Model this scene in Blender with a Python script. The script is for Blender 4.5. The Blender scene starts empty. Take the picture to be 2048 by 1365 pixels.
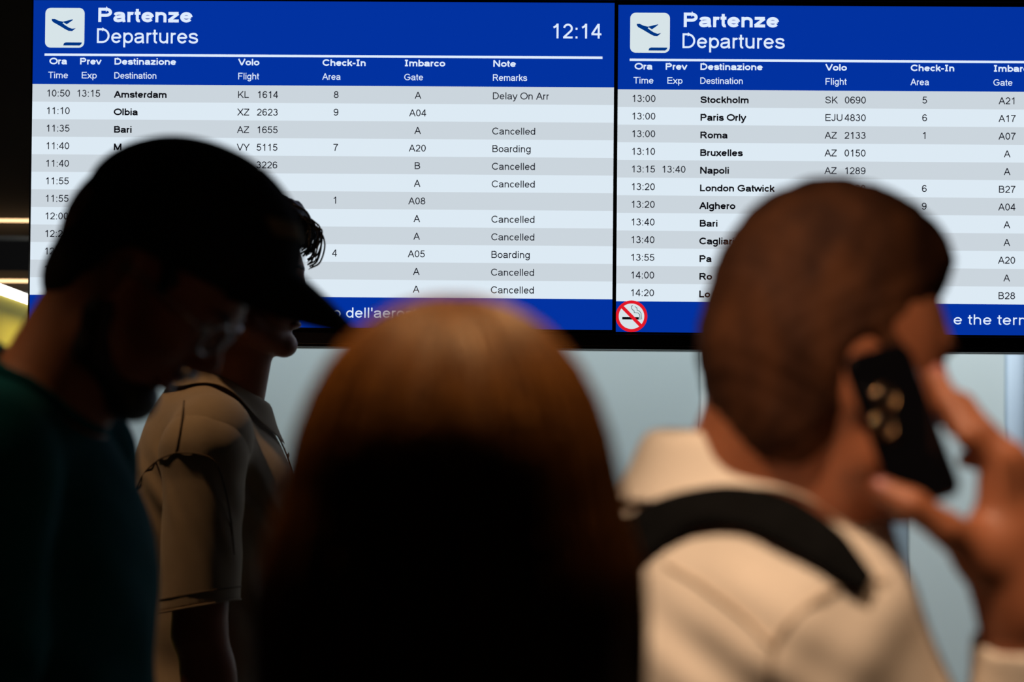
import bpy, math, random
import numpy as np
from mathutils import Vector
random.seed(5); np.random.seed(5)
C = bpy.context.scene.collection
SC = bpy.context.scene
# ------------------------------------------------------------------ camera
FPX, CAMZ = 3982.0, 1.55
YAW, PITCH, ROLL = 0.01834, 0.01999, -0.00859
def rot(yaw, pitch, roll):
    cy, sy, cp, sp, cr, sr = math.cos(yaw), math.sin(yaw), math.cos(pitch), math.sin(pitch), math.cos(roll), math.sin(roll)
    return (np.array([[cy, -sy, 0], [sy, cy, 0], [0, 0, 1]]) @ np.array([[1, 0, 0], [0, cp, -sp], [0, sp, cp]])
            @ np.array([[cr, 0, sr], [0, 1, 0], [-sr, 0, cr]]))
RC = rot(YAW, PITCH, ROLL)
def at(px, py, d):
    """point in the place seen at a picture position, d metres away"""
    return np.array([0, 0, CAMZ]) + RC @ np.array([(px - 1024) / FPX * d, d, (682.5 - py) / FPX * d])
cam = bpy.data.cameras.new('camera'); co = bpy.data.objects.new('camera', cam); C.objects.link(co)
cam.sensor_width = 36; cam.lens = FPX / 2048 * 36; cam.clip_start = .05; cam.clip_end = 60
from mathutils import Matrix
mw = np.eye(4); mw[:3, 0] = RC[:, 0]; mw[:3, 1] = RC[:, 2]; mw[:3, 2] = -RC[:, 1]; mw[:3, 3] = (0, 0, CAMZ)
co.matrix_world = Matrix(mw.tolist())
cam.dof.use_dof = True; cam.dof.focus_distance = 4.05; cam.dof.aperture_fstop = 3.4
SC.camera = co
# ------------------------------------------------------------------ world, colour management
w = bpy.data.worlds.new('world'); SC.world = w; w.use_nodes = True
w.node_tree.nodes['Background'].inputs[0].default_value = (1, .8, .6, 1)
w.node_tree.nodes['Background'].inputs[1].default_value = .004
vs = SC.view_settings; vs.view_transform = 'Standard'; vs.look = 'None'; vs.exposure = 0; vs.gamma = 1; vs.use_curve_mapping = False
# ------------------------------------------------------------------ lamps of the hall and added wall lights (their fittings are built with the ceiling)
def area(name, loc, to, sx, sy, power, col, spread=180):
    l = bpy.data.lights.new(name, 'AREA'); l.shape = 'RECTANGLE'; l.size = sx; l.size_y = sy; l.energy = power; l.color = col; l.spread = math.radians(spread)
    o = bpy.data.objects.new(name, l); C.objects.link(o); o.location = loc
    o.rotation_euler = (Vector(to) - Vector(loc)).to_track_quat('-Z', 'Y').to_euler(); return o
def spot(name, loc, to, power, col, ang, r=.06, blend=.5):
    l = bpy.data.lights.new(name, 'SPOT'); l.energy = power; l.color = col; l.spot_size = math.radians(ang); l.spot_blend = blend; l.shadow_soft_size = r
    o = bpy.data.objects.new(name, l); C.objects.link(o); o.location = loc
    o.rotation_euler = (Vector(to) - Vector(loc)).to_track_quat('-Z', 'Y').to_euler(); return o
WARM = (1, .62, .34)
SPOTS = [((-.35, .30, 3.53), (.30, 1.66, 1.12), 255, 12, (1, .72, .50)), ((-1.95, 1.55, 3.53), (-.95, 1.98, 1.5), 95, 24, WARM), ((-1.35, 3.1, 3.53), (-.62, 3.5, 1.4), 62, 24, WARM),
         ((.0, 1.65, 3.53), (-.05, 1.2, 1.6), 150, 15, (1, .60, .27)), ((1.1, .35, 3.53), (.33, 1.48, 1.18), 44, 15, (1, .64, .38)), ((-1.15, 1.75, 3.53), (.36, 1.62, 1.5), 9, 20, WARM)]
for a, b, p, g, c_ in SPOTS: spot('downlight_lamp', a, b, p, c_, g)
area('added_partition_lamp', (.4, 6.9, 3.50), (.6, 8.2, 1.0), 6.2, .12, 138, (.90, .95, 1))  # added lamp, hidden behind the boards, brightens the frosted panes
area('added_yellow_wall_lamp', (-1.15, 5.1, 3.30), (-1.35, 5.3, 1.4), .4, .3, 24, (1, .86, .6), 52)  # added lamp out of view, brightens the yellow wall
# ------------------------------------------------------------------ materials
def lin(c):
    return tuple((v / 255 / 12.92 if v / 255 <= .04045 else ((v / 255 + .055) / 1.055) ** 2.4) for v in c)
def mat(name, col, rough=.6, metal=0, noise=None, bump=None, emis=None, sss=0, stretch=(1, 1, 1), coat=0, sheen=0):
    """noise=(scale, second colour); bump=(scale, strength)"""
    m = bpy.data.materials.new(name); m.use_nodes = True; nt = m.node_tree; N = nt.nodes; b = N['Principled BSDF']
    b.inputs['Base Color'].default_value = (*col, 1); b.inputs['Roughness'].default_value = rough; b.inputs['Metallic'].default_value = metal
    if sss:
        b.inputs['Subsurface Weight'].default_value = sss; b.inputs['Subsurface Radius'].default_value = (.012, .004, .002); b.inputs['Subsurface Scale'].default_value = 1
    if coat: b.inputs['Coat Weight'].default_value = coat; b.inputs['Coat Roughness'].default_value = .08
    if sheen: b.inputs['Sheen Weight'].default_value = sheen
    tc = N.new('ShaderNodeTexCoord'); mp = N.new('ShaderNodeMapping'); mp.inputs['Scale'].default_value = stretch
    nt.links.new(tc.outputs['Object'], mp.inputs[0])
    if noise:
        t = N.new('ShaderNodeTexNoise'); t.inputs['Scale'].default_value = noise[0]; t.inputs['Detail'].default_value = 5
        nt.links.new(mp.outputs[0], t.inputs[0])
        r = N.new('ShaderNodeValToRGB'); r.color_ramp.elements[0].position = .35; r.color_ramp.elements[1].position = .68
        r.color_ramp.elements[0].color = (*col, 1); r.color_ramp.elements[1].color = (*noise[1], 1)
        nt.links.new(t.outputs[0], r.inputs[0]); nt.links.new(r.outputs[0], b.inputs['Base Color'])
    if bump:
        t = N.new('ShaderNodeTexNoise'); t.inputs['Scale'].default_value = bump[0]; t.inputs['Detail'].default_value = 3
        nt.links.new(mp.outputs[0], t.inputs[0]); bp = N.new('ShaderNodeBump'); bp.inputs['Strength'].default_value = bump[1]; bp.inputs['Distance'].default_value = .002
        nt.links.new(t.outputs[0], bp.inputs['Height']); nt.links.new(bp.outputs[0], b.inputs['Normal'])
    if emis:
        b.inputs['Base Color'].default_value = (0, 0, 0, 1); b.inputs['Specular IOR Level'].default_value = 0
        b.inputs['Emission Color'].default_value = (*emis[0], 1); b.inputs['Emission Strength'].default_value = emis[1]
    return m
M = {}
M['row_light'] = mat('row_light', (0, 0, 0), emis=(lin((221, 234, 244)), 1))
M['row_grey'] = mat('row_grey', (0, 0, 0), emis=(lin((203, 213, 221)), 1))
M['blue'] = mat('blue', (0, 0, 0), emis=(lin((2, 50, 160)), 1))
M['ink'] = mat('ink', (0, 0, 0), emis=(lin((24, 26, 36)), 1))
M['ink_bold'] = mat('ink_bold', (0, 0, 0), emis=(lin((10, 10, 16)), 1))
M['white_px'] = mat('white_px', (0, 0, 0), emis=(lin((222, 236, 255)), 1))
M['icon'] = mat('icon', (0, 0, 0), emis=(lin((215, 228, 232)), 1))
M['red_px'] = mat('red_px', (0, 0, 0), emis=(lin((226, 26, 40)), 1))
M['navy_px'] = mat('navy_px', (0, 0, 0), emis=(lin((0, 52, 130)), 1))
M['grey_px'] = mat('grey_px', (0, 0, 0), emis=(lin((110, 130, 135)), 1))
M['black'] = mat('black_gloss', (.006, .006, .007), .25, bump=(30, .02))
M['black_matt'] = mat('black_matt', (.01, .01, .011), .8, noise=(8, (.014, .013, .012)))
M['trim'] = mat('trim_metal', (.25, .2, .15), .35, 1)
M['floor'] = mat('floor_stone', (.09, .085, .08), .3, noise=(6, (.13, .125, .12)))
M['ceil'] = mat('ceiling_paint', (.012, .012, .012), .9, noise=(3, (.016, .016, .016)))
M['wall'] = mat('wall_paint', (.02, .018, .017), .8, noise=(2, (.025, .022, .02)))
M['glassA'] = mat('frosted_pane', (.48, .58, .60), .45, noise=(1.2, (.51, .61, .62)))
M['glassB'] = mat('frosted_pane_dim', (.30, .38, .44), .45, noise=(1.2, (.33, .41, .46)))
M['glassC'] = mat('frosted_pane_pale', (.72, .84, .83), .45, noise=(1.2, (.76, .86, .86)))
M['post'] = mat('post_paint', (.50, .62, .74), .5, noise=(3, (.53, .65, .76)))
M['yellow'] = mat('yellow_panel', (.46, .37, .006), .7, noise=(1.5, (.54, .44, .008)), stretch=(.3, .3, 6))
M['led'] = mat('led_warm', (0, 0, 0), emis=(lin((255, 205, 150)), 2.2))
M['led_white'] = mat('led_white', (0, 0, 0), emis=((1, .96, .88), 4))
M['lamp'] = mat('lamp_diffuser', (0, 0, 0), emis=((1, .72, .42), 1.5))
M['added_lamp_cool'] = mat('added_diffuser_cool', (0, 0, 0), emis=((.85, .95, 1), 1.5))
M['skin'] = mat('skin', (.32, .105, .045), .5, noise=(30, (.37, .125, .055)), bump=(220, .15), sss=.15)
M['skin_tan'] = mat('skin_tan', (.34, .13, .06), .5, noise=(30, (.40, .155, .075)), bump=(220, .15), sss=.1)
M['lip'] = mat('lip', (.36, .11, .09), .4, noise=(60, (.4, .13, .1)))
M['eye'] = mat('eye_white', (.75, .72, .68), .15, coat=1)
M['iris'] = mat('iris', (.06, .035, .02), .1, coat=1)
M['hair_brown'] = mat('hair_brown', (.036, .0105, .003), .8, noise=(40, (.085, .027, .0075)), bump=(300, .9), stretch=(1, 1, .35))
M['hair_brown'].node_tree.nodes['Principled BSDF'].inputs['Specular IOR Level'].default_value = .2
M['hair_dark'] = mat('hair_dark', (.012, .009, .007), .5, noise=(80, (.03, .02, .014)), bump=(300, .8))
M['hair_long'] = mat('hair_long', (.17, .058, .010), .45, noise=(120, (.36, .14, .022)), bump=(260, .7), stretch=(1, 1, .06))
M['cap'] = mat('cap_cloth', (.010, .010, .011), .9, noise=(60, (.015, .015, .016)), bump=(700, .5))
M['patch'] = mat('cap_patch', (.34, .27, .14), .8, noise=(120, (.24, .19, .1)), bump=(500, .5))
M['teal'] = mat('teal_jersey', (.002, .10, .12), 1, noise=(20, (.003, .12, .14)), bump=(900, .3)); M['teal'].node_tree.nodes['Principled BSDF'].inputs['Specular IOR Level'].default_value = .15
M['polo'] = mat('beige_pique', (.42, .31, .19), .9, noise=(25, (.46, .34, .21)), bump=(1200, .5), sheen=.2)
M['polo_seam'] = mat('beige_seam', (.16, .11, .065), .9, bump=(900, .4))
M['cream'] = mat('cream_shirt', (.80, .68, .55), .85, noise=(15, (.84, .72, .59)), bump=(900, .25), sheen=.1)
M['cream_seam'] = mat('cream_seam', (.55, .42, .30), .9, bump=(900, .3))
M['strap'] = mat('strap_webbing', (.0035, .0035, .0035), .95, noise=(80, (.006, .006, .006)), bump=(700, .6))
M['strap'].node_tree.nodes['Principled BSDF'].inputs['Specular IOR Level'].default_value = .05
M['phone'] = mat('phone_back', (.003, .003, .004), .12)
M['lens'] = mat('lens_glass', (.01, .008, .006), .05, coat=1)
M['lens_glint_ring'] = mat('lens_glint_ring', (.75, .42, .22), .25, 1)  # warm glint on the lens rims is put into the metal colour
M['denim'] = mat('denim', (.03, .045, .08), .9, noise=(60, (.05, .07, .11)), bump=(800, .4))
M['shoe'] = mat('shoe_rubber', (.05, .05, .05), .6, noise=(30, (.07, .07, .07)))
M['spec'] = mat('spectacle_metal', (.62, .60, .62), .25, .8)
M['spec_glass'] = mat('spectacle_lens', (.30, .30, .33), .08, 0, coat=1)
M['dress'] = mat('dark_knit', (.03, .02, .02), .9, noise=(40, (.04, .03, .03)), bump=(600, .4))
_sg = M['spec_glass'].node_tree.nodes['Principled BSDF']; _sg.inputs['Transmission Weight'].default_value = 1; _sg.inputs['IOR'].default_value = 1.06; _sg.inputs['Base Color'].default_value = (.9, .9, .92, 1); _sg.inputs['Coat Weight'].default_value = 0
M['button'] = mat('shirt_button', (.55, .5, .42), .3)
# ------------------------------------------------------------------ object helpers
def link(name, verts, faces, material, parent=None, smooth=False):
    me = bpy.data.meshes.new(name); me.from_pydata([tuple(map(float, v)) for v in verts], [], faces); me.materials.append(material)
    if smooth: me.polygons.foreach_set('use_smooth', [True] * len(me.polygons))
    me.update(); o = bpy.data.objects.new(name, me); C.objects.link(o)
    if parent is not None: o.parent = parent
    return o
def link_np(name, V, Q, material, parent=None):
    me = bpy.data.meshes.new(name); n, q = len(V), len(Q)
    me.vertices.add(n); me.vertices.foreach_set('co', np.asarray(V, np.float32).ravel())
    me.loops.add(q * 4); me.loops.foreach_set('vertex_index', np.asarray(Q, np.int32).ravel())
    me.polygons.add(q); me.polygons.foreach_set('loop_start', np.arange(q, dtype=np.int32) * 4)
    me.polygons.foreach_set('use_smooth', np.ones(q, bool)); me.update(calc_edges=True); me.validate()
    me.materials.append(material); o = bpy.data.objects.new(name, me); C.objects.link(o)
    if parent is not None: o.parent = parent
    return o
def thing(name, label, cat, loc=(0, 0, 0), group=None, rz=0):
    o = bpy.data.objects.new(name, None); C.objects.link(o); o.location = tuple(map(float, loc)); o.rotation_euler = (0, 0, rz)
    o['label'] = label; o['category'] = cat; o.empty_display_size = .1
    if group: o['group'] = group
    return o
def tag(o, label, cat, group=None):
    o['label'] = label; o['category'] = cat
    if group: o['group'] = group
    return o
def struct(o): o['kind'] = 'structure'; return o
def box_vf(x0, x1, y0, y1, z0, z1, b=0):
    """box, with bevelled vertical/horizontal edges when b > 0"""
    if b <= 0:
        v = [(x, y, z) for x in (x0, x1) for y in (y0, y1) for z in (z0, z1)]
        return v, [(0, 1, 3, 2), (4, 6, 7, 5), (0, 4, 5, 1), (2, 3, 7, 6), (0, 2, 6, 4), (1, 5, 7, 3)]
    import bmesh
    bm = bmesh.new(); v, f = box_vf(x0, x1, y0, y1, z0, z1)
    vs_ = [bm.verts.new(p) for p in v]; [bm.faces.new([vs_[i] for i in q]) for q in f]
    bmesh.ops.bevel(bm, geom=bm.edges[:], offset=b, segments=2, affect='EDGES', profile=.6)
    bm.verts.index_update(); r = [tuple(p.co) for p in bm.verts], [tuple(p.index for p in q.verts) for q in bm.faces]; bm.free(); return r
def box(name, x0, x1, y0, y1, z0, z1, m, parent=None, b=0):
    v, f = box_vf(x0, x1, y0, y1, z0, z1, b); return link(name, v, f, m, parent)
def tube(name, pts, r, m, parent=None, seg=10, flat=None):
    """smooth tube along pts (r: number or list); flat=(normal scale) squashes it"""
    pts = np.array(pts, float); n = len(pts); rr = np.full(n, r) if np.isscalar(r) else np.array(r, float)
    T = np.gradient(pts, axis=0); T /= np.linalg.norm(T, axis=1)[:, None] + 1e-12
    u = np.cross(T[0], [0, 0, 1]); u = u if np.linalg.norm(u) > .1 else np.cross(T[0], [1, 0, 0]); u /= np.linalg.norm(u)
    V = []
    for i in range(n):
        u = u - T[i] * (u @ T[i]); u /= np.linalg.norm(u); v = np.cross(T[i], u)
        for k in range(seg):
            a = 2 * math.pi * k / seg; V.append(pts[i] + rr[i] * (math.cos(a) * u + math.sin(a) * v))
    F = [(i * seg + k, i * seg + (k + 1) % seg, (i + 1) * seg + (k + 1) % seg, (i + 1) * seg + k) for i in range(n - 1) for k in range(seg)]
    F += [tuple(range(seg))[::-1], tuple((n - 1) * seg + k for k in range(seg))]
    return link(name, V, F, m, parent, True)
def crs(P, n=8):
    """Catmull-Rom through the points"""
    P = np.array(P, float); Q = np.vstack([2 * P[0] - P[1], P, 2 * P[-1] - P[-2]]); out = []
    for i in range(1, len(Q) - 2):
        for t in np.linspace(0, 1, n, endpoint=False):
            a, b, c, d = Q[i - 1], Q[i], Q[i + 1], Q[i + 2]
            out.append(.5 * ((2 * b) + (-a + c) * t + (2 * a - 5 * b + 4 * c - d) * t * t + (-a + 3 * b - 3 * c + d) * t ** 3))
    out.append(P[-1]); return np.array(out)
def uvsphere(name, c, r, m, parent=None, Rm=np.eye(3), nu=16, nv=10, vmax=math.pi):
    V = []; F = []
    for j in range(nv + 1):
        th = vmax * j / nv
        for i in range(nu):
            a = 2 * math.pi * i / nu; V.append(np.array(c) + Rm @ (np.array(r) * [math.cos(th), math.sin(th) * math.cos(a), math.sin(th) * math.sin(a)]))
    for j in range(nv):
        for i in range(nu): F.append((j * nu + i, j * nu + (i + 1) % nu, (j + 1) * nu + (i + 1) % nu, (j + 1) * nu + i))
    return link(name, V, F, m, parent, True)
# ------------------------------------------------------------------ the room
struct(box('floor', -6, 5, -4, 14, -.2, 0, M['floor']))
struct(box('ceiling', -6, 5, -4, 14, 3.6, 3.8, M['ceil']))
struct(box('wall_back', -6, 5, 13.8, 14, 0, 3.6, M['wall']))
struct(box('wall_left', -6.2, -6, -4, 14, 0, 3.6, M['wall']))
struct(box('wall_right', 5, 5.2, -4, 14, 0, 3.6, M['wall']))
struct(box('wall_front', -6, 5, -4.2, -4, 0, 3.6, M['wall']))
# the yellow side wall beyond the left end of the boards, with a white light strip along its top
A0 = at(0, 575, 5.0); A1 = at(60, 601, 5.70); dv = (A1 - A0)[:2]; dv /= np.linalg.norm(dv)
nrm = np.array([dv[1], -dv[0]]); P0 = A0[:2] - dv * 1.2; P1 = A0[:2] + dv * 1.9; zt = (A0[2] + A1[2]) / 2 - .012
def wallseg(name, a, b, z0, z1, t0, t1, m, parent=None):
    a1, b1, a2, b2 = a + nrm * t0, b + nrm * t0, a + nrm * t1, b + nrm * t1
    v = [(*p, z) for z in (z0, z1) for p in (a1, b1, b2, a2)]
    return link(name, v, [(3, 2, 1, 0), (4, 5, 6, 7), (0, 1, 5, 4), (1, 2, 6, 5), (2, 3, 7, 6), (3, 0, 4, 7)], m, parent)
yw = thing('partition_wall', 'yellow partition wall left of the departure boards, under a white light strip', 'wall', (0, 0, 0))
nb = 5; hz = zt / nb
for i in range(nb): wallseg('panel', P0, P1, i * hz + (.004 if i else 0), (i + 1) * hz - .004, -.05, 0, M['yellow'], yw)
wallseg('backing', P0, P1, 0, zt - .002, -.12, -.05, M['black_matt'], yw)
ls = wallseg('strip_light', P0, P1, zt, zt + .0195, -.04, .012, M['led_white'])
tag(ls, 'bright white light strip slanting along the top of the yellow wall', 'light')
# black ceiling beams with thin warm lights seen at the left edge
fa = thing('ceiling_beam', 'black boxed beam carrying the upper thin warm light line, left of the boards', 'beam', (0, 0, 0))
YB = 6.3
q0 = at(-260, 433, YB); q1 = at(160, 436, YB)
box('casing', q0[0], q1[0], YB + .07, YB + .3, q0[2] - .05, 3.6, M['black_matt'], fa)
o = box('line_light', q0[0], at(57, 434, YB)[0], YB + .03, YB + .069, q0[2] - .006, q0[2] + .001, M['led']); tag(o, 'upper thin warm light line at the left edge, ending in a small upright tip', 'light')
tp = at(54, 421, YB); box('end_tip', tp[0] - .0025, tp[0] + .0025, YB + .03, YB + .069, q0[2] + .001, tp[2], M['led'], o)
fb = thing('ceiling_beam', 'lower black beam with a thin warm light line just above the yellow wall', 'beam', (0, 0, 0))
q2 = at(-60, 557, YB - .3)
box('casing', q0[0], q1[0], YB - .23, YB, q2[2] - .035, q2[2] + .03, M['black_matt'], fb)
o = box('line_light', q0[0], at(58, 556, YB - .3)[0], YB - .28, YB - .231, q2[2] - .007, q2[2] + .001, M['led']); tag(o, 'lower thin warm light line just above the slanting white strip', 'light')
# pale frosted screen wall behind and below the boards
gw = struct(bpy.data.objects.new('wall_partition', None)); C.objects.link(gw)
YW = 8.0
def xw(px): return float(at(px, 900, YW / math.cos(YAW))[0])
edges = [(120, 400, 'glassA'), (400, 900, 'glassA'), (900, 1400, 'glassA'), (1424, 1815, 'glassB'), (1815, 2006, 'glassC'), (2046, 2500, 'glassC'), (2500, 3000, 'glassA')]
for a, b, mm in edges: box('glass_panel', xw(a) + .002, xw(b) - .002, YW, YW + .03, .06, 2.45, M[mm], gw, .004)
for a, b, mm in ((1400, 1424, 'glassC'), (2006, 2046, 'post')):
    x0, x1 = xw(a), xw(b); xm, r = (x0 + x1) / 2, (x1 - x0) / 2
    V = []; n = 12
    for z in (0.06, 2.45):
        for k in range(n + 1):
            t = math.pi * k / n; V.append((xm - r * math.cos(t), YW + .02 - .035 * math.sin(t), z))
    link('post', V, [(k, k + 1, n + 2 + k, n + 1 + k) for k in range(n)] + [tuple(range(n + 1))[::-1], tuple(range(n + 1, 2 * n + 2))], M[mm], gw, True)
box('bottom_rail', xw(120), xw(3000), YW - .02, YW + .05, 0, .06, M['trim'], gw, .005)
box('top_rail', xw(120), xw(3000), YW - .02, YW + .05, 2.45, 2.51, M['trim'], gw, .005)
# ------------------------------------------------------------------ lettering drawn with strokes
def arc(cx, cy, rx, ry, a0, a1, n=None):
    n = n or max(3, int(abs(a1 - a0) / 14)); t = np.radians(np.linspace(a0, a1, n + 1))
    return [(cx + rx * math.cos(a), cy + ry * math.sin(a)) for a in t]
def sp(*p): return [tuple(q) for q in crs(p, 5)]
EL = lambda cx, cy, rx, ry: arc(cx, cy, rx, ry, 0, 360, 28)
G = {
'0': (556, [EL(278, 358, 190, 314)]), '1': (556, [[(328, 0), (328, 716)], sp((320, 690), (265, 610), (200, 560), (130, 528))]),
'2': (556, [arc(278, 487, 188, 185, 172, -38) + [(250, 205), (95, 62)], [(45, 44), (505, 44)]]),
'3': (556, [arc(268, 529, 160, 143, 160, -90), arc(265, 215, 195, 171, 90, -165)]),
'4': (556, [[(385, 0), (385, 716)], [(372, 690), (62, 215)], [(35, 205), (520, 205)]]),
'5': (556, [[(480, 672), (150, 672)], [(165, 690), (112, 340)], arc(272, 238, 198, 194, 142, -165)]),
'6': (556, [EL(285, 228, 190, 184), arc(300, 400, 215, 272, 38, 180) + [(95, 228)]]),
'7': (556, [[(45, 672), (512, 672)], sp((490, 672), (330, 450), (245, 230), (210, 0))]),
'8': (556, [EL(278, 530, 160, 142), EL(278, 214, 195, 170)]),
'9': (556, [EL(271, 488, 190, 184), arc(256, 316, 215, 272, -142, 0) + [(461, 488)]]),
'A': (667, [[(42, 0), (333, 705)], [(333, 705), (625, 0)], [(150, 252), (517, 252)]]),
'B': (667, [[(117, 0), (117, 716)], [(117, 672), (370, 672)] + arc(370, 528, 170, 144, 90, -90) + [(117, 384)], [(117, 384), (390, 384)] + arc(390, 214, 190, 170, 90, -90) + [(117, 44)]]),
'C': (722, [arc(385, 358, 305, 314, 38, 322)]), 'D': (722, [[(117, 0), (117, 716)], [(117, 672), (320, 672)] + arc(320, 358, 310, 314, 90, -90) + [(117, 44)]]),
'E': (667, [[(117, 0), (117, 716)], [(117, 672), (612, 672)], [(117, 372), (580, 372)], [(117, 44), (622, 44)]]),
'F': (611, [[(117, 0), (117, 716)], [(117, 672), (570, 672)], [(117, 362), (510, 362)]]),
'G': (778, [arc(390, 358, 315, 314, 40, 320) + [(668, 185), (668, 330), (395, 330)]]),
'I': (278, [[(140, 0), (140, 716)]]), 'J': (500, [[(375, 716), (375, 210)] + arc(215, 210, 160, 166, 0, -175)]),
'K': (667, [[(117, 0), (117, 716)], [(600, 705), (130, 235)], [(290, 395), (625, 0)]]), 'L': (556, [[(117, 0), (117, 716)], [(117, 44), (525, 44)]]),
'M': (833, [[(117, 0), (117, 716)], [(125, 705), (416, 20)], [(416, 20), (708, 705)], [(716, 0), (716, 716)]]),
'N': (722, [[(117, 0), (117, 716)], [(125, 700), (597, 16)], [(605, 0), (605, 716)]]), 'O': (778, [EL(389, 358, 330, 314)]),
'P': (667, [[(117, 0), (117, 716)], [(117, 672), (380, 672)] + arc(380, 505, 185, 167, 90, -90) + [(117, 338)]]),
'R': (722, [[(117, 0), (117, 716)], [(117, 672), (400, 672)] + arc(400, 512, 185, 160, 90, -90) + [(117, 352)], [(380, 350), (640, 0)]]),
'S': (667, [sp((560, 500), (510, 620), (330, 672), (150, 615), (115, 520), (170, 425), (335, 372), (510, 315), (575, 205), (520, 95), (340, 44), (155, 90), (88, 230))]),
'T': (611, [[(22, 672), (590, 672)], [(306, 0), (306, 672)]]), 'U': (722, [[(115, 716), (115, 260)] + arc(361, 260, 246, 216, 180, 360) + [(607, 716)]]),
'V': (667, [[(35, 716), (333, 15)], [(333, 15), (632, 716)]]), 'X': (667, [[(45, 0), (620, 716)], [(45, 716), (625, 0)]]),
'Y': (667, [[(333, 0), (333, 310)], [(35, 716), (333, 295)], [(632, 716), (333, 295)]]), 'Z': (611, [[(50, 672), (575, 672)], [(560, 665), (50, 52)], [(30, 44), (580, 44)]]),
'a': (556, [sp((82, 365), (135, 450), (275, 475), (405, 440), (440, 340), (442, 130), (468, 0)), sp((440, 300), (280, 272), (130, 235), (82, 145), (130, 60), (240, 42), (370, 85), (440, 190))]),
'b': (556, [[(108, 0), (108, 716)], EL(295, 259, 187, 216)]), 'c': (500, [arc(275, 259, 190, 216, 40, 320)]), 'd': (556, [[(448, 0), (448, 716)], EL(261, 259, 187, 216)]),
'e': (556, [[(85, 268), (478, 268)], arc(280, 259, 197, 216, 2, 326)]), 'f': (278, [[(125, 0), (125, 600)] + arc(215, 600, 90, 75, 180, 80), [(15, 478), (258, 478)]]),
'g': (556, [EL(261, 259, 187, 216), [(448, 519), (448, -10)] + arc(268, -20, 180, 145, 0, -160)]),
'h': (556, [[(108, 0), (108, 716)], [(108, 300)] + arc(277, 325, 168, 150, 180, 0) + [(445, 0)]]), 'i': (222, [[(111, 0), (111, 519)], [(111, 616), (111, 716)]]),
'k': (500, [[(108, 0), (108, 716)], [(440, 510), (120, 190)], [(235, 310), (465, 0)]]), 'l': (222, [[(111, 0), (111, 716)]]),
'm': (833, [[(108, 0), (108, 519)], [(108, 320)] + arc(262, 340, 154, 135, 180, 0) + [(416, 0)], [(416, 320)] + arc(570, 340, 155, 135, 180, 0) + [(725, 0)]]),
'n': (556, [[(108, 0), (108, 519)], [(108, 300)] + arc(277, 325, 168, 150, 180, 0) + [(445, 0)]]), 'o': (556, [EL(278, 259, 197, 216)]),
'p': (556, [[(108, -200), (108, 519)], EL(295, 259, 187, 216)]), 'r': (333, [[(108, 0), (108, 519)], [(108, 300)] + arc(235, 330, 127, 143, 180, 62)]),
's': (500, [sp((432, 370), (370, 450), (250, 475), (120, 440), (92, 375), (130, 305), (250, 268), (400, 225), (435, 145), (390, 70), (250, 44), (110, 80), (65, 155))]),
't': (278, [[(125, 660), (125, 120)] + arc(205, 124, 80, 82, 180, 290), [(15, 478), (258, 478)]]), 'u': (556, [[(110, 519), (110, 200)] + arc(277, 195, 167, 151, 180, 360), [(445, 0), (445, 519)]]),
'v': (500, [[(32, 519), (250, 12)], [(250, 12), (468, 519)]]), 'w': (722, [[(22, 519), (190, 15)], [(190, 15), (361, 505)], [(361, 505), (530, 15)], [(530, 15), (700, 519)]]),
'x': (500, [[(30, 0), (468, 519)], [(35, 519), (470, 0)]]), 'y': (500, [[(30, 519), (252, 12)], sp((470, 519), (255, 0), (185, -130), (60, -165))]),
'z': (500, [[(35, 478), (455, 478)], [(440, 470), (45, 52)], [(25, 44), (465, 44)]]),
"'": (191, [[(95, 716), (95, 460)]]), ':': (278, [[(140, 0), (140, 100)], [(140, 419), (140, 519)]]), '-': (333, [[(30, 262), (303, 262)]]), ' ': (278, []),
}
G_SERIF_I = (420, [[(210, 0), (210, 716)], [(70, 672), (350, 672)], [(70, 44), (350, 44)]])
def ribbon(pts, hw, V, F, z):
    P = np.array(pts, float); closed = len(P) > 3 and np.hypot(*(P[0] - P[-1])) < 1e-6 * (1 + abs(P).max())
    if closed: P = P[:-1]
    n = len(P); b = len(V)
    for i in range(n):
        if closed: t0, t1 = P[i] - P[i - 1], P[(i + 1) % n] - P[i]
        else: t0 = P[i] - P[max(i - 1, 0)] if i else P[1] - P[0]; t1 = P[min(i + 1, n - 1)] - P[i] if i < n - 1 else P[-1] - P[-2]
        t0 = t0 / (np.hypot(*t0) + 1e-9); t1 = t1 / (np.hypot(*t1) + 1e-9); n0 = np.array([-t0[1], t0[0]]); n1 = np.array([-t1[1], t1[0]])
        m = n0 + n1; m /= np.hypot(*m) + 1e-9; k = hw / max(.5, m @ n0)
        V.append((P[i][0] + m[0] * k, z, P[i][1] + m[1] * k)); V.append((P[i][0] - m[0] * k, z, P[i][1] - m[1] * k))
    for i in range(n if closed else n - 1):
        j = (i + 1) % n; F.append((b + 2 * i, b + 2 * j, b + 2 * j + 1, b + 2 * i + 1))
S = 1 / 960.0
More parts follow.
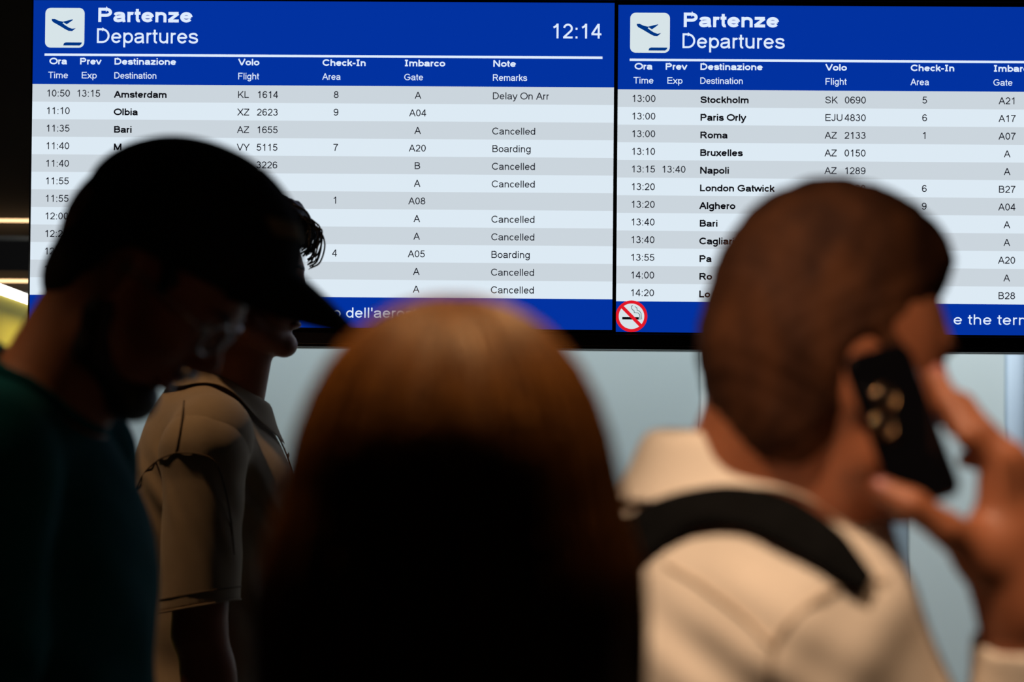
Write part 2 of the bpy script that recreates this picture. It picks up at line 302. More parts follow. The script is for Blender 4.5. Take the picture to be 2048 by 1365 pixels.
def lettering(s, u, v, size, m, parent, bold=False, width=None, serif=False, z=-.0022, centre=False, ox=0, oz=0):
    """writes s with its baseline at board position (u, v), in board units"""
    w_ = 150 if bold else 95; h = w_ / 2; xs = 1.09 if bold else 1.0
    def ym(y, low):
        top = 519 if low else 716; inner = top - 44
        if y < 0: return y
        if y <= 44: return y * h / 44
        if y <= inner: return h + (y - 44) / (inner - 44) * (top - 2 * h)
        if y <= top: return top - (top - y) * h / 44
        return y
    tot = 0
    for c in s: tot += (G_SERIF_I if serif and c == 'I' else G[c])[0] * xs
    sx = (width / (tot * size / 1000)) if width else 1
    V, F = [], []; x = 0; k = size / 1000 * S
    if centre: x = -tot / 2
    for c in s:
        adv, paths = G_SERIF_I if serif and c == 'I' else G[c]
        low = c.islower() or c in ':'
        for p in paths:
            q = [((x + px * xs) * k * sx, ym(py, low) * k) for px, py in p]
            ribbon(q, h * k, V, F, z)
        x += adv * xs
    V = [(a + ox + u * S, b, c + oz - v * S) for a, b, c in V]
    return link('lettering', V, F, m, parent)
def poly(name, pts, m, parent, z, ox=0, oz=0):
    return link(name, [(u * S + ox, z, -v * S + oz) for u, v in pts], [tuple(range(len(pts)))], m, parent)
def rrect(u0, v0, u1, v1, r, n=5):
    out = []
    for cx, cy, a in ((u1 - r, v0 + r, -90), (u1 - r, v1 - r, 0), (u0 + r, v1 - r, 90), (u0 + r, v0 + r, 180)):
        for i in range(n + 1): t = math.radians(a + 90 * i / n); out.append((cx + r * math.cos(t), cy + r * math.sin(t)))
    return out[::-1]
TX, TZ, DY = -1.08696, 2.34147, 4.15
BW, BH, VH, VT, VL = 1170.4, 656.6, 169.9, 595.0, 110.5
RH = (VT - VH) / 12
def slab(name, u0, v0, u1, v1, m, parent, y0=-.002, y1=0):
    return box(name, u0 * S, u1 * S, y0, y1, -v1 * S, -v0 * S, m, parent)
def departure_board(label, loc, dr, rows, footer, clock, note=True):
    t = thing('departure_board', label, 'display board', loc, 'flight display boards'); t.rotation_euler = (0, -dr, 0)
    g = 3.2 * S; x1, z1 = BW * S, -BH * S
    v, f = [], []
    for a in ((-g, 0, z1 - g, g), (x1, x1 + g, z1 - g, g), (0, x1, 0, g), (0, x1, z1 - g, z1)):
        vv, ff = box_vf(a[0], a[1], -.004, .0, a[2], a[3]); f += [tuple(i + len(v) for i in q) for q in ff]; v += vv
    link('bezel', v, f, M['black'], t)
    box('screen_case', -g, x1 + g, .0, .06, z1 - g, g, M['black_matt'], t)
    hd = slab('header_band', 0, 0, BW, VH, M['blue'], t)
    poly('icon_tile', rrect(24, 15.5, 103.5, 96, 11), M['icon'], hd, -.0022)
    def ic(x, y): return (24 + (x - 340) / 11.378, 15.5 + (y - 170) / 11.378)
    hull = [ic(*p) for p in ((490, 425), (560, 425), (640, 465), (745, 488), (760, 500), (740, 525), (800, 570), (880, 620), (960, 650), (1045, 635), (1000, 675), (960, 705), (880, 700), (800, 660), (640, 565), (520, 500), (490, 460))]
    poly('plane_mark', hull[::-1], M['navy_px'], hd, -.0024)
    wing = [ic(*p) for p in ((735, 492), (860, 460), (975, 432), (975, 450), (900, 505), (835, 550), (780, 515))]
    poly('plane_mark', wing[::-1], M['navy_px'], hd, -.00245)
    bar = [ic(*p) for p in ((760, 1035), (775, 985), (820, 965), (1190, 965), (1180, 1000), (1140, 1035))]
    poly('runway_mark', bar[::-1], M['navy_px'], hd, -.0024)
    lettering('Partenze', 128.5, 43.8, 40.5, M['white_px'], hd, True, 194, ox=0)
    lettering('Departures', 126, 86.3, 41.6, M['white_px'], hd, False, 208)
    if clock: lettering(clock, 1043, 71.8, 41.5, M['white_px'], hd, False, 103)
    slab('rule_line', 23.4, VL - 2.6, 1147, VL + 2.2, M['white_px'], hd, -.0024, -.002)
    for c, u, wd in (('Ora', 33.5, 36), ('Prev', 94.5, 44), ('Destinazione', 164, 126), ('Volo', 415, 43), ('Check-In', 584.5, 88), ('Imbarco', 749, 83), ('Note', 927, 47)):
        if not note and c == 'Note': continue
        lettering(c, u, 129.8, 18.6, M['white_px'], hd, True, wd, True)
    for c, u, wd in (('Time', 31, 41), ('Exp', 98, 32), ('Destination', 164, 87), ('Flight', 414, 43.5), ('Area', 584.5, 37.5), ('Gate', 749, 39), ('Remarks', 926.5, 70)):
        if not note and c == 'Remarks': continue
        lettering(c, u, 158, 18.4, M['white_px'], hd, False, wd)
    for i in range(12):
        r = slab('table_row', 0, VH + i * RH, BW, VH + (i + 1) * RH, M['row_light' if i % 2 else 'row_grey'], t)
        tm, ex, de, al, nu, ck, ga, no = rows[i]; bl = VH + i * RH + 24.6
        if tm: lettering(tm, 27.5, bl + .5, 19.6, M['ink'], r)
        if ex: lettering(ex, 88.5, bl + .5, 19.6, M['ink'], r)
        if de: lettering(de, 165, bl + 2, 19.2, M['ink_bold'], r, True)
        if al: lettering(al, 414, bl + 1, 19.4, M['ink'], r)
        if nu: lettering(nu, 453, bl + 1, 19.6, M['ink'], r)
        if ck: lettering(ck, 613, bl + .2, 19.6, M['ink'], r, centre=True)
        if ga: lettering(ga, 777.5, bl + .6, 19.6, M['ink'], r, centre=True)
        if no: lettering(no, 926.5, bl + .8, 19.8, M['ink'], r)
    ft = slab('footer_band', 0, VT, BW, BH, M['blue'], t)
    return t, ft
L = [('10:50', '13:15', 'Amsterdam', 'KL', '1614', '8', 'A', 'Delay On Arr'), ('11:10', '', 'Olbia', 'XZ', '2623', '9', 'A04', ''),
     ('11:35', '', 'Bari', 'AZ', '1655', '', 'A', 'Cancelled'), ('11:40', '', 'M', 'VY', '5115', '7', 'A20', 'Boarding'),
     ('11:40', '', '', '', '3226', '', 'B', 'Cancelled'), ('11:55', '', '', '', '', '', 'A', 'Cancelled'), ('11:55', '', '', '', '', '1', 'A08', ''),
     ('12:00', '', '', '', '', '', 'A', 'Cancelled'), ('12:20', '', '', '', '', '', 'A', 'Cancelled'), ('12:45', '', '', '', '', '4', 'A05', 'Boarding'),
     ('12:50', '', '', '', '', '', 'A', 'Cancelled'), ('', '', '', '', '', '', 'A', 'Cancelled')]
Rr = [('13:00', '', 'Stockholm', 'SK', '0690', '5', 'A21', ''), ('13:00', '', 'Paris Orly', 'EJU', '4830', '6', 'A17', ''), ('13:00', '', 'Roma', 'AZ', '2133', '1', 'A07', ''),
      ('13:10', '', 'Bruxelles', 'AZ', '0150', '', 'A', ''), ('13:15', '13:40', 'Napoli', 'AZ', '1289', '', 'A', ''), ('13:20', '', 'London Gatwick', '', '8090', '6', 'B27', ''),
      ('13:20', '', 'Alghero', '', '', '9', 'A04', ''), ('13:40', '', 'Bari', '', '', '', 'A', ''), ('13:40', '', 'Cagliari', '', '', '', 'A', ''),
      ('13:55', '', 'Pa', '', '', '', 'A20', ''), ('14:00', '', 'Ro', '', '', '', 'A', ''), ('14:20', '', 'Lo', '', '', '', 'B28', '')]
b1, f1 = departure_board('left lit blue and white departure board reading Partenze with the clock 12:14', (TX, DY, TZ), 0, L, '', '12:14')
lettering("o dell'aerostazione", 610, 636, 28.5, M['white_px'], f1, False, 264)
b2, f2 = departure_board('right lit departure board with a red no smoking sign in its bottom corner', (TX + 1178.07 * S, DY, TZ - 3.76 * S), -.00031, Rr, '', None, False)
lettering('e the term', 671, 636, 28.5, M['white_px'], f2, False, 158)
# no smoking mark
cu, cv = 31, 625
def circ(r, n=40): return [(cu + r * math.cos(2 * math.pi * i / n), cv + r * math.sin(2 * math.pi * i / n)) for i in range(n)]
ns = poly('no_smoking_mark', circ(28)[::-1], M['icon'], f2, -.0024)
def rib(name, pts, hw, m, z, par):
    V, F = [], []; ribbon([(u * S, -v * S) for u, v in pts], hw * S, V, F, z); return link(name, V, F, m, par)
cig = lambda x, y: (cu + (x - 680) / 15.17, cv + (y - 690) / 15.17)
for nm, pts, hw, m, z in (('ring_mark', [(cu + 28.6 * math.cos(2 * math.pi * i / 48), cv + 28.6 * math.sin(2 * math.pi * i / 48)) for i in range(49)], 3.1, 'red_px', -.0028),
                      ('bar_mark', [(cu - 19.5, cv - 19.5), (cu + 19.5, cv + 19.5)], 3.4, 'red_px', -.00285), ('cigarette_mark', [cig(400, 752), cig(905, 752)], 2.4, 'ink_bold', -.0026),
                      ('smoke_mark', [cig(*p) for p in ((720, 360), (680, 385), (680, 450), (720, 500), (755, 520), (765, 580), (880, 590), (930, 640), (940, 790))], .75, 'grey_px', -.0026),
                      ('smoke_mark', [cig(*p) for p in ((780, 390), (840, 430), (855, 510), (920, 530), (970, 600), (990, 780))], .75, 'grey_px', -.0026)):
    rb = rib(nm, pts, hw, M[m], z, f2)
# housing that holds both boards
h = thing('display_housing', 'long black glossy housing that holds both departure boards', 'housing', (TX, DY, TZ))
uR = 1178 + BW + 10
box('back_case', -4.2 * S, uR * S, .062, .20, -(BH + 40) * S, 34 * S, M['black'], h, .006)
def hbox(nm, v0, v1, y0, y1, m, b=.002): return box(nm, -4.2 * S, uR * S, y0, y1, -v1 * S, -v0 * S, m, h, b)
hbox('bottom_lip', BH + 8.2, BH + 31, -.012, .062, M['black'])
hbox('reflection_strip', BH + 31.4, BH + 32.6, -.012, .06, M['trim'], 0)  # thin metal strip stands in for the warm reflection along the glossy lip
hbox('bottom_rail', BH + 32.8, BH + 38.5, -.008, .062, M['black'])
hbox('top_cover', -34, -4, -.012, .062, M['black'])
for u in (300, 1170, 2050): tube('hanger_rod', [(u * S, .13, 34 * S - .004), (u * S, .13, 3.6 - TZ)], .02, M['black'], h)
# ------------------------------------------------------------------ figures: implicit surfaces meshed by surface nets
def unit(v): v = np.array(v, float); return v / np.linalg.norm(v)
def E(c, r, Rm=None, k=.02, op='+', off=0): return dict(t='e', c=np.array(c, float), r=np.array(r, float), R=np.eye(3) if Rm is None else np.array(Rm), k=k, op=op, off=off)
def K(a, b, ra, rb, k=.02, op='+', off=0, flat=None): return dict(t='k', a=np.array(a, float), b=np.array(b, float), ra=ra, rb=rb, k=k, op=op, off=off, flat=flat)
def B(c, hsz, r, Rm=None, k=.01, op='+', off=0): return dict(t='b', c=np.array(c, float), h=np.array(hsz, float), r=r, R=np.eye(3) if Rm is None else np.array(Rm), k=k, op=op, off=off)
def PL(p, n, k=.004): return dict(t='p', p=np.array(p, float), n=unit(n), k=k, op='cut', off=0)   # keeps the side n points to
def FN(f): return dict(t='f', f=f, op='f', k=0, off=0)
def pbox(p):
    if p['t'] == 'e':
        m = np.abs(p['R']) @ p['r']; return p['c'] - m, p['c'] + m
    if p['t'] == 'b':
        m = np.abs(p['R']) @ (p['h'] + p['r']); return p['c'] - m, p['c'] + m
    if p['t'] == 'k':
        r = max(p['ra'], p['rb']); return np.minimum(p['a'], p['b']) - r, np.maximum(p['a'], p['b']) + r
def dist(p, X, Y, Z):
    if p['t'] == 'e':
        R_ = p['R']; x, y, z = X - p['c'][0], Y - p['c'][1], Z - p['c'][2]
        q = [(x * R_[0, i] + y * R_[1, i] + z * R_[2, i]) / p['r'][i] for i in range(3)]
        k0 = np.sqrt(q[0] ** 2 + q[1] ** 2 + q[2] ** 2) + 1e-9; k1 = np.sqrt((q[0] / p['r'][0]) ** 2 + (q[1] / p['r'][1]) ** 2 + (q[2] / p['r'][2]) ** 2) + 1e-9
        d = k0 * (k0 - 1) / k1
    elif p['t'] == 'b':
        R_ = p['R']; x, y, z = X - p['c'][0], Y - p['c'][1], Z - p['c'][2]
        q = [np.abs(x * R_[0, i] + y * R_[1, i] + z * R_[2, i]) - p['h'][i] for i in range(3)]
        d = np.sqrt(sum(np.maximum(t, 0) ** 2 for t in q)) + np.minimum(np.maximum(np.maximum(q[0], q[1]), q[2]), 0) - p['r']
    elif p['t'] == 'k':
        a, b = p['a'], p['b']; fl = p['flat']; x, y, z = X - a[0], Y - a[1], Z - a[2]; ba = b - a
        if fl is not None:
            n, kk = fl; s = (x * n[0] + y * n[1] + z * n[2]) * (kk - 1); x, y, z = x + s * n[0], y + s * n[1], z + s * n[2]; ba = ba + n * (ba @ n) * (kk - 1)
        t = np.clip((x * ba[0] + y * ba[1] + z * ba[2]) / (ba @ ba), 0, 1)
        d = np.sqrt((x - t * ba[0]) ** 2 + (y - t * ba[1]) ** 2 + (z - t * ba[2]) ** 2) - (p['ra'] + (p['rb'] - p['ra']) * t)
        if fl is not None and fl[1] > 1: d = d / (1 + (fl[1] - 1) * .5)
    elif p['t'] == 'p':
        d = (X - p['p'][0]) * p['n'][0] + (Y - p['p'][1]) * p['n'][1] + (Z - p['p'][2]) * p['n'][2]
    return d - p['off']
def smin(a, b, k):
    h_ = np.clip(.5 + .5 * (b - a) / k, 0, 1); return b + (a - b) * h_ - k * h_ * (1 - h_)
def field_at(prims, P):
    P = np.atleast_2d(P); F = np.full(len(P), .5)
    for p in prims:
        if p['op'] == 'f': F = F + p['f'](P[:, 0], P[:, 1], P[:, 2]); continue
        d = dist(p, P[:, 0], P[:, 1], P[:, 2])
        F = smin(F, d, p['k']) if p['op'] == '+' else -smin(-F, d, p['k']) if p['op'] == '-' else -smin(-F, d, p['k'])
    return F
def snap(prims, P, lift=0, it=8):
    """moves points onto the surface of the implicit shape"""
    P = np.array(P, float)
    for _ in range(it):
        f0 = field_at(prims, P) - lift; e = .002
        g = np.stack([(field_at(prims, P + e * np.eye(3)[i]) - f0 - lift) / e for i in range(3)], 1)
        P = P - g * (np.clip(f0, -.03, .03) / (np.maximum((g ** 2).sum(1), .15)))[:, None] * .9
    return P
def ray_hit(prims, pts, lift=0.0):
    """first points of the implicit shape along the sight lines through picture positions (px, py, near depth)"""
    out = []; o0 = np.array([0, 0, CAMZ])
    for px, py, d0 in pts:
        r = at(px, py, 1.0) - o0; t = d0
        for _ in range(70):
            v = field_at(prims, o0 + r * t)[0] - lift
            if v < .0004: break
            t += max(.0006, v * .7)
            if t > d0 + .6: break
        out.append(o0 + r * t)
    return np.array(out)
def mesh_sdf(name, prims, material, parent, h_=.004, zf=None, hc=.009, lo=None, hi=None):
    los, his = zip(*[pbox(p) for p in prims if p['op'] == '+']); mg = .02 + max(p['off'] for p in prims)
    lo = np.min(los, 0) - mg if lo is None else np.maximum(lo, np.min(los, 0) - mg); hi = np.max(his, 0) + mg if hi is None else np.minimum(hi, np.max(his, 0) + mg)
    xs = np.arange(lo[0], hi[0] + h_, h_); ys = np.arange(lo[1], hi[1] + h_, h_)
    if zf is not None and lo[2] < zf: zs = np.concatenate([np.arange(lo[2], zf - hc * .5, hc), np.arange(zf, hi[2] + h_, h_)])
    else: zs = np.arange(lo[2], hi[2] + h_, h_)
    ax = [a.astype(np.float32) for a in (xs, ys, zs)]
    F = np.full([len(a) for a in ax], .3, np.float32)
    for p in prims:
        if p['op'] == '+' or (p['op'] == '-' and p['t'] != 'p'):
            a, b = pbox(p); m = p['k'] + .024 + max(p['off'], 0)
            sl = tuple(slice(max(0, np.searchsorted(ax[i], a[i] - m) - 1), np.searchsorted(ax[i], b[i] + m) + 1) for i in range(3))
        else: sl = (slice(None),) * 3
        X, Y, Z = np.meshgrid(*[ax[i][sl[i]] for i in range(3)], indexing='ij', sparse=True)
        if p['op'] == 'f': F[sl] += p['f'](X, Y, Z).astype(np.float32); continue
        d = dist(p, X, Y, Z).astype(np.float32)
        F[sl] = smin(F[sl], d, p['k']) if p['op'] == '+' else -smin(-F[sl], d, p['k'])
    F[0] = F[-1] = .3; F[:, 0] = F[:, -1] = .3; F[:, :, 0] = F[:, :, -1] = .3
    I = F < 0; n = F.shape
    s = np.zeros([k - 1 for k in n], np.int8)
    cor = [(i, j, k) for i in (0, 1) for j in (0, 1) for k in (0, 1)]
    for c in cor: s += I[c[0]:n[0] - 1 + c[0], c[1]:n[1] - 1 + c[1], c[2]:n[2] - 1 + c[2]]
    idx = np.argwhere((s > 0) & (s < 8)); vid = np.full(s.shape, -1, np.int32); vid[tuple(idx.T)] = np.arange(len(idx))
    acc = np.zeros((len(idx), 3)); cnt = np.zeros(len(idx))
    for a in cor:
        for dd in range(3):
            if a[dd]: continue
            b = list(a); b[dd] = 1
            ia = idx + a; ib = idx + b; fa_, fb_ = F[tuple(ia.T)], F[tuple(ib.T)]; m = (fa_ < 0) != (fb_ < 0)
            t = np.where(m, fa_ / np.where(m, fa_ - fb_, 1), 0)
            pa = np.stack([ax[i][ia[:, i]] for i in range(3)], 1); pb = np.stack([ax[i][ib[:, i]] for i in range(3)], 1)
            acc[m] += (pa + (pb - pa) * t[:, None])[m]; cnt[m] += 1
    V = acc / cnt[:, None]; Q = []
    for dd in range(3):
        e1, e2 = (dd + 1) % 3, (dd + 2) % 3
        sa = [slice(None)] * 3; sb = [slice(None)] * 3; sa[dd] = slice(0, -1); sb[dd] = slice(1, None)
        A, Bq = I[tuple(sa)], I[tuple(sb)]; ch = np.argwhere(A != Bq); ins = A[tuple(ch.T)]
        ok = (ch[:, e1] > 0) & (ch[:, e2] > 0); ch, ins = ch[ok], ins[ok]
        u1 = np.zeros(3, int); u1[e1] = 1; u2 = np.zeros(3, int); u2[e2] = 1
        q = np.stack([vid[tuple((ch - u1 - u2).T)], vid[tuple((ch - u2).T)], vid[tuple(ch.T)], vid[tuple((ch - u1).T)]], 1)
        q[~ins] = q[~ins][:, ::-1]; Q.append(q)
    Q = np.concatenate(Q); Q = Q[(Q >= 0).all(1)]
    loc, pp = np.zeros(3), parent
    while pp is not None: loc = loc + np.array(pp.location); pp = pp.parent
    return link_np(name, V - loc, Q, material, parent)
class Frame:
    """local axes: forward, left, up"""
    def __init__(s, o, yaw=0, pitch=0, roll=0, sc=1):
        cy, sy, cp, sp_, cr, sr = math.cos(yaw), math.sin(yaw), math.cos(pitch), math.sin(pitch), math.cos(roll), math.sin(roll)
        # pitch > 0 looks down; roll > 0 leans to the right
        s.R = np.array([[cy, -sy, 0], [sy, cy, 0], [0, 0, 1]]) @ np.array([[cp, 0, sp_], [0, 1, 0], [-sp_, 0, cp]]) @ np.array([[1, 0, 0], [0, cr, sr], [0, -sr, cr]])
        s.o = np.array(o, float); s.s = sc
    def __call__(s, x, y=0, z=0): return s.o + s.R @ (np.array([x, y, z]) * s.s)
    def e(s, c, r, k=.02, op='+', off=0, tilt=None):
        Rm = s.R
        if tilt is not None: Rm = s.R @ tilt
        return E(s(*c), np.array(r) * s.s, Rm, k, op, off)
    def k(s, a, b, ra, rb, k=.02, op='+', off=0, flat=None):
        if flat is not None: flat = (s.R @ unit(flat[0]), flat[1])
        return K(s(*a), s(*b), ra * s.s, rb * s.s, k, op, off, flat)
def ry(a): c, s_ = math.cos(a), math.sin(a); return np.array([[c, 0, s_], [0, 1, 0], [-s_, 0, c]])
def rz(a): c, s_ = math.cos(a), math.sin(a); return np.array([[c, -s_, 0], [s_, c, 0], [0, 0, 1]])
def rx(a): c, s_ = math.cos(a), math.sin(a); return np.array([[1, 0, 0], [0, c, -s_], [0, s_, c]])
def head_prims(f, female=False):
    j = .92 if female else 1.0
    p = [f.e((-.012, 0, .045), (.098, .076, .090), .02), f.e((-.03, 0, .02), (.075, .070, .075), .03), f.e((.040, 0, .035), (.058, .062, .062), .03), f.e((.040, 0, -.02), (.056, .058 * j, .080), .03)]
    for s in (1, -1):
        p += [f.k((-.002, s * .057 * j, -.03), (.012, s * .052 * j, -.066), .015, .014, .025), f.k((.012, s * .052 * j, -.066), (.072, s * .016, -.103), .014, .013, .022),
              f.e((.062, s * .043, -.018), (.026, .019, .018), .02), f.k((.082, s * .042, .036), (.093, s * .012, .034), .008, .008, .012)]
    p += [f.e((.078, 0, -.098), (.016, .020, .016), .02), f.k((.090, 0, .022), (.113, 0, -.018), .007, .011, .012)]
    for s in (1, -1): p += [f.e((.103, s * .012, -.026), (.012, .008, .008), .006)]
    p += [f.e((.089, 0, -.050), (.014, .024, .0065), .006), f.e((.086, 0, -.063), (.014, .021, .0075), .006)]
    for s in (1, -1): p += [f.e((.102, s * .031, .012), (.020, .016, .013), .012, '-'), f.e((.078, s * .031, .012), (.0145, .0145, .0145), .003)]
    p += [f.k((.100, -.020, -.0565), (.100, .020, -.0565), .0016, .0016, .004, '-')]
    for s in (1, -1):
        t = rz(s * -.35) @ ry(-.15)
        p += [f.e((-.008, s * .079, -.002), (.019, .007, .032), .008, tilt=rz(s * .35) @ ry(-.15)), f.e((-.004, s * .087, .004), (.010, .006, .017), .004, '-', tilt=rz(s * .35) @ ry(-.15))]
    return p
def hand_prims(w_, d, n, side, curl, thumb=.6, s=1.0, spread=.012):
    """w_ wrist, d towards the fingers, n out of the palm, side +1 thumb along cross(d, n)"""
    d = unit(d); n = unit(np.array(n) - d * (np.array(n) @ d)); a = np.cross(d, n) * side; w_ = np.array(w_, float)
    Rm = np.stack([d, a, n], 1)
    p = [K(w_ - d * .01, w_ + d * .02, .024 * s, .026 * s, .02, flat=(n, 1.25)), B(w_ + d * .052 * s, (.032 * s, .028 * s, .004 * s), .010 * s, Rm, .012),
         E(w_ + d * .035 * s + a * .024 * s + n * .008 * s, (.030 * s, .015 * s, .015 * s), Rm, .01)]
    L_ = (.074, .082, .076, .060); O = (.030, .010, -.010, -.029)
    for i in range(4):
        q = w_ + d * (.088 - .004 * abs(i - 1)) * s + a * O[i] * s; an = 0; c = curl[i] if hasattr(curl, '__len__') else curl
        fr = (.45, .31, .24); r = .0088 * s
        for jx in range(3):
            an += c * (.7, 1.0, .8)[jx]; dd = math.cos(an) * d + math.sin(an) * n + a * (O[i] * spread / .03)
            e = q + unit(dd) * L_[i] * fr[jx] * s; p.append(K(q, e, r, r * .93, .003)); q = e; r *= .93
    q = w_ + d * .028 * s + a * .030 * s + n * .006 * s; t1 = unit(d * .75 + a * .75 + n * .35 * thumb); e = q + t1 * .042 * s; p.append(K(q, e, .0125 * s, .0105 * s, .008))
    t2 = unit(d * .95 + a * .15 + n * .5 * thumb); e2 = e + t2 * .030 * s; p.append(K(e, e2, .0105 * s, .0098 * s, .003)); p.append(K(e2, e2 + unit(t2 + n * .2) * .022 * s, .0098 * s, .008 * s, .003))
    return p
def person(loc_xy, label):
    return thing('person', label, 'person', (float(loc_xy[0]), float(loc_xy[1]), 0))
def torso(f, off=0, w_=1.0, k=.03, pec=1.0, ch=.118):
    """f: frame with origin on the floor, scaled to the height (1.75 = 1)"""
    p = [f.e((0, 0, 1.26), (ch, .160 * w_, .19), k, off=off), f.e((.005, 0, 1.08), (.108, .142 * w_, .17), k, off=off), f.e((-.005, 0, .93), (.118, .168 * w_, .12), k, off=off),
         f.k((-.03, .02, 1.435), (-.01, .165 * w_, 1.405), .045, .052, .035, off=off), f.k((-.03, -.02, 1.435), (-.01, -.165 * w_, 1.405), .045, .052, .035, off=off),
         f.e((-.055, 0, 1.33), (.07, .13 * w_, .13), k, off=off), f.e((.05 * pec, .07, 1.30), (.065, .075, .075), k, off=off), f.e((.05 * pec, -.07, 1.30), (.065, .075, .075), k, off=off)]
    return p
def legs(f, off=0, k=.02, flare=0):
    p = []
    for s in (1, -1):
        p += [f.k((0, s * .088, .90), (.0, s * .095, .50), .088, .058, k, off=off), f.k((0, s * .095, .50), (-.02, s * .10, .10), .055, .036 + flare, k, off=off), f.e((-.022, s * .097, .36), (.05, .045, .10), k, off=off)]
    return p
def lower(f, par, trousers, shoes=True, zf=1.0):
    pr = [f.e((-.005, 0, .93), (.118, .168, .12), .03, off=.008), f.e((.0, 0, .98), (.098, .138, .09), .03, off=.004)] + legs(f, .010, .02, .012) + [PL(f(0, 0, .99), (0, 0, -1)), PL(f(0, 0, .055), (0, 0, 1))]
    mesh_sdf('trousers', pr, trousers, par, .008, None)
    for s in (1, -1):
        mesh_sdf('shoe', [f.e((.045, s * .105, .035), (.125, .046, .045), .02), f.e((-.03, s * .10, .06), (.055, .042, .06), .02), PL(f(0, 0, .002), (0, 0, 1))], M['shoe'], par, .006)
    return
def feet(f):
    p = []
    for s in (1, -1): p += [f.k((-.02, s * .10, .10), (-.025, s * .10, .045), .036, .034, .02), f.k((-.02, s * .10, .045), (.10, s * .108, .034), .030, .020, .02, flat=((0, 1, 0), .8))]
    return p
def face_bits(f, par, brow, lips=True, hairm='hair_dark'):
    loc = np.array(par.location)
    for s in (1, -1):
        e = uvsphere('eyeball', f(.0812, s * .031, .012) - loc, (.0125 * f.s,) * 3, M['eye'], par, f.R)
        uvsphere('iris', f(.0856, s * .031, .012) - loc, (.0088 * f.s, .0062 * f.s, .0062 * f.s), M['iris'], e, f.R, 12, 6)
        hp = head_prims(f)
        pts = snap(hp, [f(.094 - .012 * t * t - .002 * t, s * (.016 + .032 * t), .034 + .008 * t - .008 * t * t) for t in np.linspace(0, 1, 7)], .0005)
        tube('eyebrow', pts - loc, [.002, .0035, .0038, .0036, .003, .0022, .001], M[brow], par, 8)
    for zc, zr in ((-.050, .0062), (-.063, .0072)):
        mesh_sdf('lip', [f.e((.0895 if zc > -.055 else .0865, 0, zc), (.0145, .0235, zr), .005), PL(f(.080, 0, 0), f.R[:, 0])], M['lip'], par, .002)
def sweep_strip(name, P, Nn, w_, th, m, par, ends=True):
    """a flat band along P, normals Nn, width w_, thickness th"""
    P = np.array(P); T = np.gradient(P, axis=0); V = []
    w_ = np.full(len(P), w_) if np.isscalar(w_) else w_
    for i in range(len(P)):
        t = unit(T[i]); n = unit(Nn[i] - t * (Nn[i] @ t)); b = np.cross(t, n)
        for su, sv in ((-1, 0), (-.92, 1), (.92, 1), (1, 0), (.92, -.2), (-.92, -.2)): V.append(P[i] + b * su * w_[i] / 2 + n * sv * th)
    n = len(P); F = [(i * 6 + k, i * 6 + (k + 1) % 6, (i + 1) * 6 + (k + 1) % 6, (i + 1) * 6 + k) for i in range(n - 1) for k in range(6)] + [tuple(range(6))[::-1], tuple((n - 1) * 6 + k for k in range(6))]
    return link(name, V, F, m, par, False)
def surf_normals(prims, P):
    e = .003; f0 = field_at(prims, P); g = np.stack([(field_at(prims, P + e * np.eye(3)[i]) - f0) / e for i in range(3)], 1); return g / (np.linalg.norm(g, axis=1)[:, None] + 1e-9)
def collar(name, f, ring, par, m, stand=.022, fold=.045, tipx=.03, open_=.35, th=.0022, flare=.010, cloth=None):
    """shirt collar: ring(a) gives the neckline point in frame f (a=0 front, pi back)"""
    V = []; n = 44; rows = 7; loc = np.array(par.location)
    for i in range(n + 1):
        t = i / n; a = open_ + (2 * math.pi - 2 * open_) * t; b = np.array(ring(a)); fr = max(0, math.cos(a)) ** 2
        cdir = np.array([math.cos(a), math.sin(a), 0]); L_ = fold + tipx * fr
        up = [b + np.array([0, 0, 0]) - cdir * .002, b + np.array([0, 0, stand * .55]) - cdir * .004, b + np.array([0, 0, stand]) - cdir * .004, b + np.array([0, 0, stand * 1.04]) + cdir * .002,
              b + np.array([0, 0, stand * .75]) + cdir * (.007 + flare * .3), b + np.array([0, 0, stand - L_ * .55]) + cdir * (.010 + flare * .7), b + np.array([0, 0, stand - L_]) + cdir * (.011 + flare * 1.2) + np.array([.012 * fr, 0, 0])]
        up = np.array([f(*q) for q in up])
        if cloth is not None:
            for kk, lf in ((2, .001), (3, .004), (4, .005), (5, .006), (6, .006)):
                for _ in range(25):
                    v = field_at(cloth, up[kk])[0]
                    if v >= lf: break
                    up[kk] += surf_normals(cloth, up[kk:kk + 1])[0] * (lf - v) * .9
        V += list(up - loc)
    F = [(i * rows + k, (i + 1) * rows + k, (i + 1) * rows + k + 1, i * rows + k + 1) for i in range(n) for k in range(rows - 1)]
    o = link(name, V, F, m, par, True); md = o.modifiers.new('s', 'SOLIDIFY'); md.thickness = th; md.offset = 0
    s2 = o.modifiers.new('d', 'SUBSURF'); s2.levels = 1; s2.render_levels = 1
    return o
